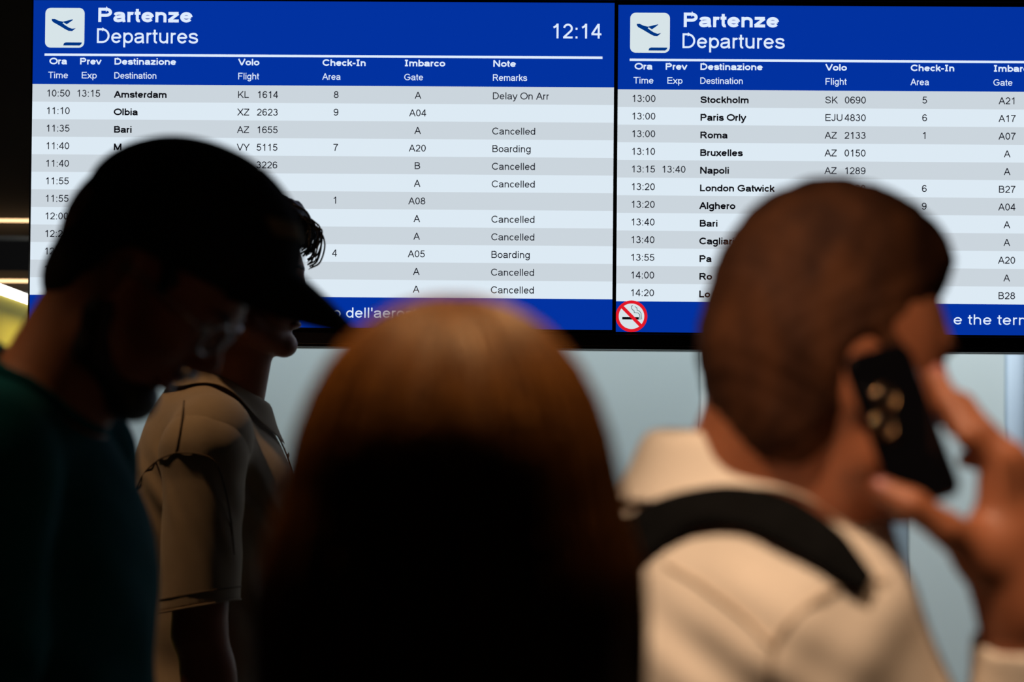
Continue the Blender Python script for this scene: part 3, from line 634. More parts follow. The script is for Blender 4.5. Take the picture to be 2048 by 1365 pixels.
# ------------------------------------------------------------------ figures
def solid(name, pr, m, par, h_=.004, **k): return mesh_sdf(name, pr, m, par, h_, **k)
def short_sleeve(f, s, sh, el, L_=.62, r0=.064, r1=.056, tilt=0):
    sh, el = np.array(sh), np.array(el); d = el - sh; e = sh + d * (L_ + .25); c = sh + d * L_
    n = f.R @ unit(unit(d) + np.array([tilt, 0, 0]))
    return [f.k(sh, e, r0, r1, .025)], (f(*c), n, f(*(sh + d * (L_ - .12))), f(*(sh + d * (L_ + .3))), r1 - .006)
def arm(f, sh, el, wr, r=(.050, .040, .036, .026)):
    return [f.k(sh, el, r[0], r[1], .02), f.k(el, wr, r[2] + .004, r[3], .012), f.e(np.array(el) * .72 + np.array(wr) * .28, (r[2] + .004, r[2] + .002, .06), .02)]
def tee(par, f, m, neck_a, neck_b, nr, arms, hem=.86, name='t_shirt', h_=.004, zf=None, extra=(), fold=None, off=.011, w_=1.0):
    pr = torso(f, off, w_); cuts = []
    for a in arms:
        p, c = a; pr += p; cuts.append(c)
    pr += list(extra)
    for c in cuts: pr.append(dict(t='arm', op='cutarm', c=c))
    return pr
def sleeve_cut(c):
    """cuts the sleeve square at its hem, only near the arm, and hollows it"""
    P, n, a, b, r = c
    def g(X, Y, Z):
        d = (X - P[0]) * n[0] + (Y - P[1]) * n[1] + (Z - P[2]) * n[2]
        rr = np.sqrt((X - P[0]) ** 2 + (Y - P[1]) ** 2 + (Z - P[2]) ** 2 - d ** 2 + 1e-9)
        return d, rr
    return g
def folds(spec):
    """gentle cloth folds: (centre, direction, wavelength, amplitude, reach)"""
    def f(X, Y, Z):
        o = 0
        for c, d, wl, am, rc in spec:
            x, y, z = X - c[0], Y - c[1], Z - c[2]; s = x * d[0] + y * d[1] + z * d[2]; r2 = (x * x + y * y + z * z) / rc ** 2
            o = o + am * np.sin(s * 2 * math.pi / wl + 1.3 * np.sin(z * 23 + x * 17)) * np.exp(-r2)
        return o
    return FN(f)
def sleeve_piece(name, f, sh, el, t0, t1, r0, r1, m, par, h_=.004, tilt=0, fsp=None, k=.02):
    sh, el = np.array(sh), np.array(el); d = el - sh; a = f(*(sh + d * t0)); e = f(*(sh + d * t1)); n = f.R @ unit(unit(d) + np.array([tilt, 0, 0]))
    pr = [f.k(sh + d * t0, sh + d * (t1 + .2), r0, r1, k), f.e(sh + d * .0 + np.array([0, 0, -.005]), (r0 + .004, r0 + .002, r0 + .0), k)]
    if fsp: pr.append(fsp)
    pr += [K(f(*(sh + d * (t1 + (r1 - .020) / np.linalg.norm(d)))), f(*(sh + d * (t1 + .6))), (r1 - .006) * f.s, (r1 - .006) * f.s, .003, '-'), PL(e, -n)]
    return mesh_sdf(name, pr, m, par, h_), pr

# ---- person in a black cap, nearest on the left
def cap_man():
    D = 2.0
    b = at(66, 1100, D); f = Frame((b[0], b[1], 0), .02, 0, 0, 1.045)
    hf = Frame(at(285, 562, D), -.06, .73, .0, .96)
    P = person(b[:2], 'person in a black cap and dark teal t-shirt looking down, beard and spectacles, leftmost')
    loc = np.array(P.location)
    nk = [K(at(35, 890, D), at(212, 592, D), .060, .055, .03), K(at(95, 880, D), hf(.005, 0, -.070), .045, .042, .03)]
    aR = ((0, -.185, 1.395), (.0, -.225, 1.12), (.20, -.16, 1.02)); aL = ((0, .185, 1.395), (.02, .225, 1.12), (.22, .13, 1.04))
    body = torso(f, -.004, 1, .03, .35, .104) + legs(f) + feet(f) + arm(f, *aR) + arm(f, *aL) + nk + head_prims(hf)
    for a, s in ((aR, -1), (aL, 1)):
        d = f.R @ unit(np.array(a[2]) - np.array(a[1])); body += hand_prims(f(*a[2]), d, f.R @ unit([.0, -s * .9, .35]), s * -1 if False else (1 if s < 0 else -1), .45)
    solid('body', body, M['skin_tan'], P, .004, zf=.93, hc=.007)
    face_bits(hf, P, 'hair_dark')
    # beard and cropped hair at the nape
    hp = head_prims(hf)
    beard = [dict(p, off=.006) for p in hp if p['op'] == '+'][4:12] + [hf.e((.074, 0, -.104), (.030, .034, .028), .02), hf.k((.0, .058, -.045), (.06, .034, -.098), .018, .02, .02), hf.k((.0, -.058, -.045), (.06, -.034, -.098), .018, .02, .02)]
    beard = [hf.e((.074, 0, -.096), (.028, .031, .027), .02)] + [hf.k((a_[0], s * a_[1], a_[2]), (b_[0], s * b_[1], b_[2]), ra, rb, .02) for s in (1, -1) for a_, b_, ra, rb in (((.0, .066, -.012), (.004, .066, -.045), .008, .012), ((.004, .066, -.045), (.020, .060, -.076), .012, .015), ((.020, .060, -.076), (.068, .024, -.098), .015, .018))]
    beard.append(hf.k((.104, -.022, -.040), (.104, .022, -.040), .005, .005, .01))
    solid('beard', beard, M['hair_dark'], P, .003)
    hair = [hf.e((-.026, 0, .020), (.077, .077, .076), .02), hf.e((-.046, 0, -.040), (.044, .056, .045), .03), hf.e((-.012, 0, .045), (.100, .080, .09), .02), PL(hf(-.10, 0, .062), -unit(hf.R @ np.array([-.24, 0, 1.0]))), hf.k((.035, -.071, .03), (.028, -.070, -.012), .010, .006, .01), hf.k((.035, .071, .03), (.028, .070, -.012), .010, .006, .01),
            PL(hf(.055, 0, .04), -unit(hf.R @ np.array([1, 0, -.2])))]
    hair += [hf.e((.012, s * .085, -.01), (.030, .026, .045), .01, '-') for s in (1, -1)]
    solid('hair', hair, M['hair_dark'], P, .004)
    # cap
    tl = ry(-.34)
    crown = [hf.e((.000, 0, .074), (.1185, .092, .0925), .02, tilt=tl), hf.e((.030, 0, .082), (.080, .078, .072), .03, tilt=tl)]
    cutn = unit(hf.R @ np.array([-.24, 0, 1.0]))
    crown += [PL(hf(-.10, 0, .012), cutn), hf.e((.000, 0, .045), (.109, .083, .082), .003, '-', tilt=tl)]
    crown += [hf.e((-.125, 0, .035), (.04, .034, .022), .006, '-')]
    cp = solid('cap', crown, M['cap'], P, .003)
    hp_ = hf(.014, 0, .162); uvsphere('cap_button', hp_ - loc + hf.R @ np.array([.003, 0, .002]), (.006, .010, .010), M['cap'], cp, hf.R @ ry(-math.pi / 2))
    cr0 = crown[:2]
    for k in range(6):
        an = math.pi * k / 3 + .0
        ln = [hf(.014 + r_ * math.cos(an), r_ * math.sin(an) * .85, .156 - 5.2 * r_ * r_) for r_ in np.linspace(.004, .098, 12)]
        q = snap(cr0, ln, .0002); q = np.array([v for v in q if (v - hf(-.10, 0, .012)) @ cutn > .004])
        if len(q) > 3: tube('cap_seam', q - loc, .0014, M['cap'], cp, 6)
    # strap closing the gap at the back of the cap
    st = [hf(-.112 + .035 * (abs(a) / .6) ** 2, .034 * a / .6, .018) for a in np.linspace(-.6, .6, 9)]
    sweep_strip('cap_strap', np.array(st) - loc, [v - hf(0, 0, .02) for v in st], .014, .0015, M['cap'], cp)
    # brim: a curved thin plate
    V = []; F = []; nu, nv = 22, 8
    for side in (0, 1):
        for j in range(nv + 1):
            t = j / nv
            for i in range(nu + 1):
                a = -1.15 + 2.3 * i / nu; c, s_ = math.cos(a), math.sin(a)
                inner = np.array([.012 + .094 * c, .084 * s_, .117 - .064 * (1 - c) * 1.0]); reach = .103 * max(0, math.cos(a * 1.22)) ** .55 + .002
                z = inner[2] - .004 * t + .003 * math.sin(t * 3) - side * .0032 - (.022 * (s_ ** 2)) * t
                V.append(hf(inner[0] + reach * t, inner[1] * (1 - .10 * t), z) - loc)
    q = (nu + 1); off = q * (nv + 1)
    for j in range(nv):
        for i in range(nu):
            a = j * q + i; F.append((a, a + 1, a + q + 1, a + q)); F.append((off + a, off + a + q, off + a + q + 1, off + a + 1))
    bd = [i for i in range(q)] + [j * q + nu for j in range(1, nv + 1)] + [nv * q + i for i in range(nu - 1, -1, -1)] + [j * q for j in range(nv - 1, 0, -1)]
    for i in range(len(bd)): a, c = bd[i], bd[(i + 1) % len(bd)]; F.append((a, off + a, off + c, c))
    link('cap_brim', V, F, M['cap'], cp, True)
    # pale patch on the front of the crown, on his right-hand side
    n1, n2 = 8, 5
    pts = [(530 + 62 * i / n1 + 3 * j, 434 + 12 * i / n1 + 36 * j / n2, 1.75) for j in range(n2 + 1) for i in range(n1 + 1)]
    q = ray_hit(cr0, pts, .0016); F = [(j * (n1 + 1) + i, j * (n1 + 1) + i + 1, (j + 1) * (n1 + 1) + i + 1, (j + 1) * (n1 + 1) + i) for j in range(n2) for i in range(n1)]
    o = link('cap_patch', q - loc, F, M['patch'], cp, True); md = o.modifiers.new('s', 'SOLIDIFY'); md.thickness = .0016; o['label'] = 'pale khaki patch'
    # spectacles
    g = None
    for s in (1, -1):
        c = np.array([.104, s * .033, .010]); n_ = unit([1, s * .22, 0]); u_ = unit([-.22 * s, 1, 0]); ring = []
        for i in range(25):
            a = 2 * math.pi * i / 24; ring.append(hf(*(c + u_ * .025 * math.cos(a) * (1 if abs(math.cos(a)) < .8 else .97) + np.array([0, 0, 1]) * .019 * math.sin(a))))
        o = tube('spectacle_rim', np.array(ring) - loc, .0016, M['spec'], P, 6)
        link('spectacle_lens', np.array(ring[:-1]) - loc, [tuple(range(24))], M['spec_glass'], o)
        tube('spectacle_arm', np.array([hf(.100, s * .058, .014), hf(.06, s * .080, .016), hf(.0, s * .083, .014), hf(-.015, s * .082, -.004)]) - loc, .0015, M['spec'], P, 6)
    tube('spectacle_bridge', np.array([hf(.108, .010, .014), hf(.112, 0, .017), hf(.108, -.010, .014)]) - loc, .0014, M['spec'], P, 6)
    # t-shirt
    sl = []
    pr = torso(f, .014, 1, .03, .35, .104) + [f.k(aR[0], np.array(aR[0]) * .45 + np.array(aR[1]) * .55, .062, .060, .03), f.k(aL[0], np.array(aL[0]) * .45 + np.array(aL[1]) * .55, .062, .060, .03)]
    pr += [f.k((-.035, 0, 1.40), (-.02, 0, 1.50), .05, .06, .03)]
    c7 = f(-.04, 0, 1.47); nd = unit(hf(-.03, 0, -.04) - c7)
    pr += [folds([(f(.02, -.20, 1.25), unit([.9, 0, .4]), .055, .0028, .16), (f(.08, -.05, 1.1), unit([.5, .5, .7]), .07, .0025, .2)])]
    pr += [K(at(45, 880, D), at(212, 592, D), .069, .069, .006, '-'), PL(f(0, 0, .84), (0, 0, 1)), PL(f(-.02, 0, 1.50), -unit(f.R @ np.array([.65, 0, 1.0])))]
    pr += [K(f(*(np.array(a[0]) * .50 + np.array(a[1]) * .50)), f(*(np.array(a[0]) * .2 + np.array(a[1]) * .8)), .052, .052, .004, '-') for a in (aR, aL)]
    ts = solid('t_shirt', pr, M['teal'], P, .004, zf=1.12, hc=.008)
    ring = [f(-.012 + .078 * math.cos(a), .075 * math.sin(a), 1.475 - .045 * math.cos(a)) for a in np.linspace(0, 2 * math.pi, 33)]
    q = snap(pr[:11], ring, .003, 5); tube('neck_rib', q - loc, .0055, M['teal'], ts, 8)
    lower(f, P, M['denim']); return P
cap_man()

# ---- person in a beige polo shirt, furthest away
def polo_man():
    D = 3.5
    b = at(402, 1100, 3.53); f = Frame((b[0], b[1], 0), .16, .02, 0, 1.035); hf = Frame(at(487, 574, D), .12, .02, 0, 1.02)
    P = person(b[:2], 'person in a beige polo shirt with curly dark forelock, half hidden behind the black cap')
    loc = np.array(P.location)
    aR = ((-.022, -.188, 1.385), (-.020, -.225, 1.090), (.04, -.225, .84)); aL = ((0, .185, 1.395), (-.01, .225, 1.12), (.05, .22, .87))
    nk = [K(f(-.02, 0, 1.43), hf(-.045, 0, -.02), .060, .058, .03), K(f(.02, 0, 1.41), hf(.015, 0, -.085), .048, .042, .03), K(f(.05, 0, 1.43), hf(.03, 0, -.075), .012, .018, .02)]
    body = torso(f, -.004) + legs(f) + feet(f) + arm(f, *aR, r=(.052, .044, .038, .028)) + arm(f, *aL) + nk + head_prims(hf)
    for a, s in ((aR, -1), (aL, 1)):
        d = f.R @ unit(np.array(a[2]) - np.array(a[1])); body += hand_prims(f(*a[2]), d, f.R @ unit([.2, -s * 1.0, 0]), 1 if s < 0 else -1, .3)
    solid('body', body, M['skin'], P, .004, zf=.72, hc=.009)
    face_bits(hf, P, 'hair_dark')
    hair = [hf.e((-.016, 0, .050), (.104, .084, .096), .02), hf.e((.045, 0, .120), (.062, .060, .042), .03), hf.e((-.035, 0, .0), (.085, .078, .07), .03), hf.e((.088, 0, .095), (.030, .045, .034), .02),
            PL(hf(-.03, 0, -.052), (0, 0, 1)), hf.e((.105, 0, .0), (.08, .09, .078), .01, '-'), hf.e((.012, .088, -.015), (.034, .026, .048), .01, '-'), hf.e((.012, -.088, -.015), (.034, .026, .048), .01, '-')]
    hs = hf.o
    hair.append(FN(lambda X, Y, Z: .0028 * np.sin((X - hs[0]) * 260 + 2 * np.sin((Z - hs[2]) * 90)) * np.sin((Z - hs[2]) * 230 + (Y - hs[1]) * 120)))
    hr = solid('hair', hair, M['hair_dark'], P, .004)
    rnd = random.Random(3)
    for k in range(46):   # loose curls of the forelock
        y0 = rnd.uniform(-.045, .03); s0 = rnd.uniform(0, 1); x0 = .085 + .02 * s0; out = rnd.uniform(.008, .026) * (1.25 if k % 5 == 0 else 1); dz = rnd.uniform(.030, .055)
        pts = [(x0 - .004, y0, .143 - .03 * s0), (x0 + out * .8, y0 + rnd.uniform(-.004, .004), .130 - .03 * s0), (x0 + out * 1.15, y0, .140 - dz * .8 - .02 * s0), (x0 + out * .9, y0, .130 - dz - .03 * s0), (x0 + out * .35, y0 + .004, .126 - dz * 1.12 - .03 * s0)]
        tube('curl', crs([hf(*p) for p in pts], 5) - loc, .0007 if k % 4 == 0 else .0016, M['hair_dark'], hr, 5)
    # polo shirt
    pr = torso(f, .016) + [f.k((-.035, 0, 1.40), (-.02, 0, 1.48), .05, .06, .03)]
    pr += [f.k(aR[0], np.array(aR[0]) * .7 + np.array(aR[1]) * .3, .060, .060, .03), f.k(aL[0], np.array(aL[0]) * .6 + np.array(aL[1]) * .4, .060, .060, .03)]
    base = list(pr)
    pr += [folds([(f(.07, -.16, 1.28), unit([1, .2, .45]), .045, .0022, .12), (f(.10, -.10, 1.12), unit([.9, 0, .3]), .07, .0028, .2), (f(-.08, -.12, 1.3), unit([.8, 0, .6]), .05, .0025, .10)])]
    pr += [K(f(-.03, 0, 1.42), hf(-.03, 0, -.05), .066, .069, .006, '-'), PL(f(0, 0, .84), (0, 0, 1)), PL(f(-.02, 0, 1.487), -unit(f.R @ np.array([.50, 0, 1.0])))]
    po = solid('polo_shirt', pr, M['polo'], P, .0035, zf=1.12, hc=.008)
    for a, s in ((aR, -1), (aL, 1)):
        ff = folds([(f(a[0][0] + .01, a[0][1], 1.28), unit([1, 0, .25]), .042, .0022, .12)])
        sp_, spr = sleeve_piece('sleeve', f, a[0], a[1], .02, .86, .066, .0635, M['polo'], po, .0035, .18, ff)
        if s < 0: sleeve_pr = spr[:2]
        d = np.array(a[1]) - np.array(a[0]); c = np.array(a[0]) + d * .86; un = unit(unit(d) + np.array([.18, 0, 0])); xa = unit(np.cross(un, [0, 1, 0])); ya = np.cross(un, xa)
        for t_, r_, nm in ((-.021, .0012, 'hem_stitch'), (-.001, .0016, 'hem_edge')):
            ring = [f(*(c + un * t_ + xa * .064 * math.cos(q) + ya * .064 * math.sin(q))) for q in np.linspace(0, 2 * math.pi, 33)]
            tube(nm, snap(spr[:2], ring, .0002, 5) - loc, r_, M['polo_seam'] if t_ < -.01 else M['polo'], po, 6)
    both = base + sleeve_pr
    for pts, lift in (([(352, 906), (318, 920), (288, 948), (270, 990), (262, 1020)], 0), ([(352, 906), (395, 908), (430, 925), (448, 970), (462, 1040), (468, 1110)], 0), ([(368, 802), (362, 850), (352, 906)], 0)):
        tube('seam', ray_hit(both, [(x, y, 3.1) for x, y in crs(pts, 5)], .0002) - loc, .0014, M['polo_seam'], po, 6)
    ring = lambda a: (.000 + .080 * math.cos(a), .066 * math.sin(a), 1.485 - .036 * math.cos(a) - .012 * math.cos(a) ** 2)
    co_ = collar('collar', f, ring, P, M['polo'], .020, .045, .030, .16, flare=.012, cloth=base)
    pk = [f(.078, 0, 1.425), f(.105, 0, 1.39), f(.125, 0, 1.34), f(.135, 0, 1.28)]
    q = snap(base, crs(pk, 4), .002); sweep_strip('placket', q - loc, surf_normals(base, q), .030, .002, M['polo'], po)
    for i in (2, 6, 10): uvsphere('button', q[i] - loc + surf_normals(base, q[i:i + 1])[0] * .003, (.0022, .0055, .0055), M['button'], po, np.stack([surf_normals(base, q[i:i + 1])[0], np.cross(surf_normals(base, q[i:i + 1])[0], [0, 0, 1.]), np.array([0, 0, 1.])], 1), 12, 6)
    lower(f, P, M['denim']); return P
polo_man()

# ---- long-haired person seen from behind, nearest to the camera
def long_hair():
    D = 1.2
    hf = Frame(at(905, 1092, D), math.pi / 2 + .02, -.03, 0, .99); f = Frame((hf.o[0], hf.o[1] - .015, 0), math.pi / 2, 0, 0, .915)
    P = person(hf.o[:2], 'person with long straight light-brown hair seen from behind, nearest the camera')
    loc = np.array(P.location)
    aR = ((0, -.165, 1.395), (.0, -.20, 1.12), (.10, -.17, .90)); aL = ((0, .165, 1.395), (.0, .20, 1.12), (.10, .17, .90))
    nk = [K(f(-.03, 0, 1.43), hf(-.035, 0, -.02), .052, .052, .03), K(f(.0, 0, 1.41), hf(.015, 0, -.085), .04, .038, .03)]
    body = torso(f, -.006, .9) + legs(f) + feet(f) + arm(f, *aR, r=(.042, .034, .031, .023)) + arm(f, *aL, r=(.042, .034, .031, .023)) + nk + head_prims(hf, True)
    for a, s in ((aR, -1), (aL, 1)):
        d = f.R @ unit(np.array(a[2]) - np.array(a[1])); body += hand_prims(f(*a[2]), d, f.R @ unit([.2, -s * 1.0, 0]), 1 if s < 0 else -1, .3, s=.9)
    solid('body', body, M['skin'], P, .0045, zf=.75, hc=.009)
    face_bits(hf, P, 'hair_brown')
    h0 = hf.o
    hair = [hf.e((-.012, 0, .050), (.110, .092, .101), .02), hf.e((-.030, 0, -.02), (.092, .098, .11), .04), hf.k((-.045, .03, -.05), (-.085, .050, -.40), .070, .060, .05), hf.k((-.045, -.03, -.05), (-.085, -.042, -.40), .070, .060, .05), hf.k((-.05, 0, -.05), (-.09, 0, -.40), .075, .06, .05),
            hf.k((.0, .085, -.02), (-.03, .108, -.22), .018, .014, .04), hf.k((.0, -.085, -.02), (-.03, -.108, -.22), .018, .014, .04)]
    def strands(X, Y, Z):
        x, y, z = X - h0[0], Y - h0[1], Z - h0[2] - .05; an = np.arctan2(y + .0, x) + 0 * z
        fl = np.clip((.10 - z) / .08, 0, 1)
        return fl * (.0020 * np.sin(an * 23 + z * 5) + .0014 * np.sin(an * 57 + z * 9 + 1) + .0009 * np.sin(an * 111 - z * 14))
    hair += [FN(strands), hf.e((.10, 0, -.04), (.085, .066, .095), .02, '-'), hf.e((.07, 0, -.20), (.09, .08, .14), .03, '-'), PL(hf(0, 0, -.43), (0, 0, 1), .02)]
    hr = solid('hair', hair, M['hair_long'], P, .003)
    rnd = random.Random(9)
    base = hair[:7]
    for k in range(64):   # loose locks lying on the outside
        a = math.pi * (.5 + k / 63) ; a += rnd.uniform(-.04, .04); yy = math.sin(a - math.pi / 2 + math.pi / 2); c_, s_ = math.cos(a), math.sin(a)
        pts = [hf(-.01 + .10 * r_ * c_ - .06 * dn, .098 * r_ * s_ * (1 + .22 * dn), .15 - .10 * r_ ** 3 - dn * .44) for r_, dn in ((.12, 0), (.55, 0), (.9, .02), (1.0, .2), (1.0, .45), (1.0, .75), (1.0, rnd.uniform(.98, 1.12)))]
        q = snap(base, crs(pts, 4), .0008, 4)
        tube('lock', q - loc, [.0006 + .0022 * math.sin(math.pi * min(1, .06 + i / (len(q) - 1))) for i in range(len(q))], M['hair_long'], hr, 5)
    pr = torso(f, .009, .86) + [f.k(aR[0], aR[1], .050, .045, .03), f.k(aL[0], aL[1], .050, .045, .03), f.k(aR[1], aR[2], .043, .034, .02), f.k(aL[1], aL[2], .043, .034, .02),
          K(f(-.03, 0, 1.42), hf(-.03, 0, -.05), .062, .066, .006, '-'), PL(f(0, 0, .95), (0, 0, 1))]
    solid('knit_top', pr, M['dress'], P, .005, zf=1.12, hc=.008)
    lower(f, P, M['denim']); return P
long_hair()

# ---- person in a cream shirt on the phone
def phone_man():
    D = 1.60
    b = at(1464, 1200, 1.64); f = Frame((b[0], b[1], 0), .32, 0, 0, .985); hf = Frame(at(1660, 756, D), .30, .08, .03, .93)
    P = person(b[:2], 'person in a cream shirt with short brown hair, holding a phone to the ear')
    loc = np.array(P.location)
    sh = f(-.0, -.150, 1.362); el = at(2065, 1900, 1.540); wr = at(2036, 1205, 1.475)
    aL = ((0, .185, 1.395), (.02, .225, 1.12), (.12, .20, .90))
    nk = [K(f(-.015, 0, 1.42), hf(-.038, 0, -.02), .062, .058, .03), K(f(.03, 0, 1.40), hf(.010, 0, -.085), .050, .046, .03)]
    body = torso(f, -.004, 1, .03, .3, .106) + legs(f) + feet(f) + nk + head_prims(hf)
    body += [K(sh, el, .048, .040, .02), K(el, wr, .040, .027, .02), *arm(f, *aL)]
    d = f.R @ unit(np.array(aL[2]) - np.array(aL[1])); body += hand_prims(f(*aL[2]), d, f.R @ unit([.2, -1.0, 0]), -1, .35)
    # the raised right hand, closed round the phone
    mc = [at(1992, 930, 1.462), at(2022, 918, 1.485), at(2046, 945, 1.508), at(2058, 990, 1.528)]
    cmc = at(1965, 1110, 1.458)
    body += [K(wr, at(2010, 1080, 1.475), .027, .030, .02)]
    for i, m_ in enumerate(mc): body.append(K(at(2000 + 12 * i, 1120, 1.468 + .012 * i), m_, .019, .0135, .012))
    fing = [[mc[0], at(1938, 872, 1.456), at(1898, 806, 1.470), at(1872, 754, 1.486)], [mc[1], at(1962, 862, 1.490), at(1925, 812, 1.510), at(1888, 790, 1.524)],
            [mc[2], at(1985, 895, 1.518), at(1945, 862, 1.538), at(1906, 852, 1.546)], [mc[3], at(2002, 948, 1.540), at(1965, 922, 1.554), at(1932, 920, 1.558)]]
    for i, ch in enumerate(fing):
        r = (.0104, .0108, .0102, .0090)[i]
        for j in range(3): body.append(K(ch[j], ch[j + 1], r * (1.06, .97, .9)[j], r * (.97, .9, .80)[j], .0035))
    th = [cmc, at(1893, 1058, 1.436), at(1822, 1010, 1.430), at(1762, 978, 1.440)]
    body += [K(at(2005, 1150, 1.468), cmc, .020, .020, .02), K(cmc, th[1], .0185, .0130, .012), K(th[1], th[2], .0125, .0115, .004), K(th[2], th[3], .0112, .0088, .004)]
    solid('body', body, M['skin'], P, .0038, zf=.80, hc=.009)
    face_bits(hf, P, 'hair_brown')
    nl = []
    for (p0, p1) in [(fing[0][2], fing[0][3]), (th[2], th[3])]:
        dd = unit(p1 - p0); cdir = unit(np.array([.3, -1, .25])); cdir = unit(cdir - dd * (cdir @ dd)); Rm = np.stack([dd, np.cross(cdir, dd), cdir], 1)
        uvsphere('nail', p1 + cdir * .0074 - dd * .001 - loc, (.0068, .0052, .0018), M['lip'], P, Rm, 12, 8)
    # short hair, longer on top with a small quiff
    hc = hf.o
    hair = [hf.e((-.012, 0, .061), (.1005, .080, .1085), .02), hf.e((-.034, 0, .012), (.081, .080, .080), .03), hf.e((-.050, 0, -.045), (.046, .062, .045), .03), hf.e((.018, 0, .118), (.070, .062, .048), .03), hf.e((.070, 0, .106), (.032, .048, .030), .02),
            hf.k((.018, .072, .02), (.022, .071, -.02), .009, .006, .012), hf.k((.018, -.072, .02), (.022, -.071, -.02), .009, .006, .012)]
    hair += [FN(lambda X, Y, Z: .0009 * np.sin((X - hc[0]) * 210 + 3 * np.sin((Z - hc[2]) * 60)) * np.sin((Z - hc[2]) * 190 + (Y - hc[1]) * 150) + .0008 * np.sin((X - hc[0]) * 90 + (Z - hc[2]) * 70)),
             hf.e((.118, 0, -.005), (.078, .095, .079), .01, '-'), hf.e((.068, .09, -.055), (.075, .07, .060), .02, '-'), hf.e((.068, -.09, -.055), (.075, .07, .060), .02, '-'), hf.e((.000, .090, -.008), (.028, .022, .040), .008, '-'), hf.e((.000, -.090, -.008), (.028, .022, .040), .008, '-'), PL(hf(0, 0, -.088), (0, 0, 1), .02)]
    solid('hair', hair, M['hair_brown'], P, .0035)
    # shirt
    base = torso(f, .016, 1, .03, .3, .106) + [K(sh, sh + (el - sh) * .35, .062, .060, .09), f.e((-.015, -.115, 1.335), (.085, .075, .085), .07), f.e((.02, -.14, 1.27), (.075, .06, .09), .07), f.k(aL[0], (.01, .205, 1.26), .062, .056, .03)]
    pr = list(base) + [folds([(at(1640, 1240, 1.410), unit([.7, 0, -.7]), .06, .0016, .09), (at(1400, 1330, 1.510), unit([.6, 0, .8]), .07, .0016, .14), (at(1520, 1290, 1.450), unit([.5, 0, .9]), .05, .0013, .08)])]
    pr += [K(f(-.03, 0, 1.42), hf(-.03, 0, -.05), .070, .072, .006, '-'), PL(f(0, 0, .84), (0, 0, 1)), PL(f(-.02, 0, 1.480), -unit(f.R @ np.array([.50, 0, 1.0])))]
    srt = solid('shirt', pr, M['cream'], P, .004, zf=1.10, hc=.008)
    cf = wr + (el - wr) * .10
    sl = [K(sh, el, .060, .054, .03), K(el, cf - (el - wr) * .1, .050, .034, .03), folds([(at(1740, 1290, 1.390), unit([.9, 0, .3]), .05, .0014, .09), (at(1850, 1400, 1.390), unit([.8, 0, .6]), .06, .0014, .12)])]
    sl += [K(cf + (el - wr) * .12, wr - (el - wr) * .4, .0295, .0295, .003, '-'), PL(cf, unit(el - wr))]
    solid('sleeve', sl, M['cream'], srt, .004)
    cu = [K(cf - (el - wr) * .05, cf + (el - wr) * .28, .0350, .0385, .01), PL(cf - unit(el - wr) * .002, unit(el - wr)), PL(cf + (el - wr) * .24, -unit(el - wr)), K(wr - (el - wr) * .3, cf + (el - wr) * .16, .0305, .0305, .003, '-')]
    solid('cuff', cu, M['cream'], srt, .0035)
    solid('sleeve', [f.k(aL[0], aL[1], .060, .052, .03), f.k(aL[1], aL[2], .050, .040, .03), K(f(.105, .204, .935), f(.14, .19, .84), .034, .034, .003, '-'), PL(f(.11, .20, .925), unit(f.R @ np.array([-.4, 0, .9])))], M['cream'], srt, .005)
    allb = base + [pr[len(base)]] + sl[:3]
    for pp in ([(1775, 1158), (1715, 1165), (1650, 1190), (1590, 1235), (1548, 1290), (1538, 1365)], [(1330, 1130), (1400, 1170), (1480, 1230), (1540, 1290)]):
        tube('seam', ray_hit(allb, [(x, y, 1.15) for x, y in crs(pp, 6)], .0012) - loc, .0012, M['cream_seam'], srt, 6)
    ring = lambda a: (.026 + .092 * math.cos(a), .074 * math.sin(a), 1.502 - .020 * math.cos(a) - .014 * math.cos(a) ** 2)
    collar('collar', f, ring, P, M['cream'], .024, .062, .040, .20, flare=.016, cloth=base)
    # backpack on his back, with two shoulder straps
    bf = Frame(f(-.19, 0, 1.12), .40, 0, 0, 1)
    Bg = thing('backpack', 'black backpack worn by the person on the phone, its strap over the cream shoulder', 'backpack', bf.o)
    bl = np.array(Bg.location)
    bag = mesh_sdf('bag_body', [B(bf(0, 0, 0), (.035, .11, .17), .035, bf.R, .02), B(bf(-.06, 0, -.07), (.012, .085, .085), .02, bf.R, .02)], M['strap'], Bg, .006)
    tube('grab_handle', crs([bf(.02, .03, .20), bf(.02, .02, .235), bf(.02, -.02, .235), bf(.02, -.03, .20)], 4) - bl, .006, M['strap'], Bg, 8)
    tube('zip_track', crs([bf(-.066, .085, .02), bf(-.074, .07, .10), bf(-.076, 0, .13), bf(-.074, -.07, .10), bf(-.066, -.085, .02)], 5) - bl, .003, M['black'], Bg, 6)
    s1 = [(1206, 1150, 1.2), (1262, 1095, 1.2), (1335, 1045, 1.2), (1430, 1018, 1.2), (1530, 1030, 1.2), (1630, 1084, 1.2), (1690, 1135, 1.2), (1732, 1172, 1.2)]
    lw = np.interp(np.arange(43), [0, 8, 22, 32, 42], [.054, .056, .050, .038, .016])
    q = ray_hit(base, crs(s1, 6), .003); n_ = surf_normals(base, q); sweep_strip('shoulder_strap', q - bl, n_, lw[:len(q)], .006, M['strap'], Bg)
    s3 = crs([at(1722, 1158, 1.60), at(1768, 1190, 1.61), at(1806, 1232, 1.62), at(1838, 1285, 1.63), at(1856, 1330, 1.64), f(.13, -.12, 1.24), f(.125, -.13, 1.16), f(.08, -.155, 1.06)], 5)
    sweep_strip('shoulder_strap', s3 - bl, [f.R @ np.array([1, -.5, 0])] * len(s3), .022, .004, M['strap'], Bg)
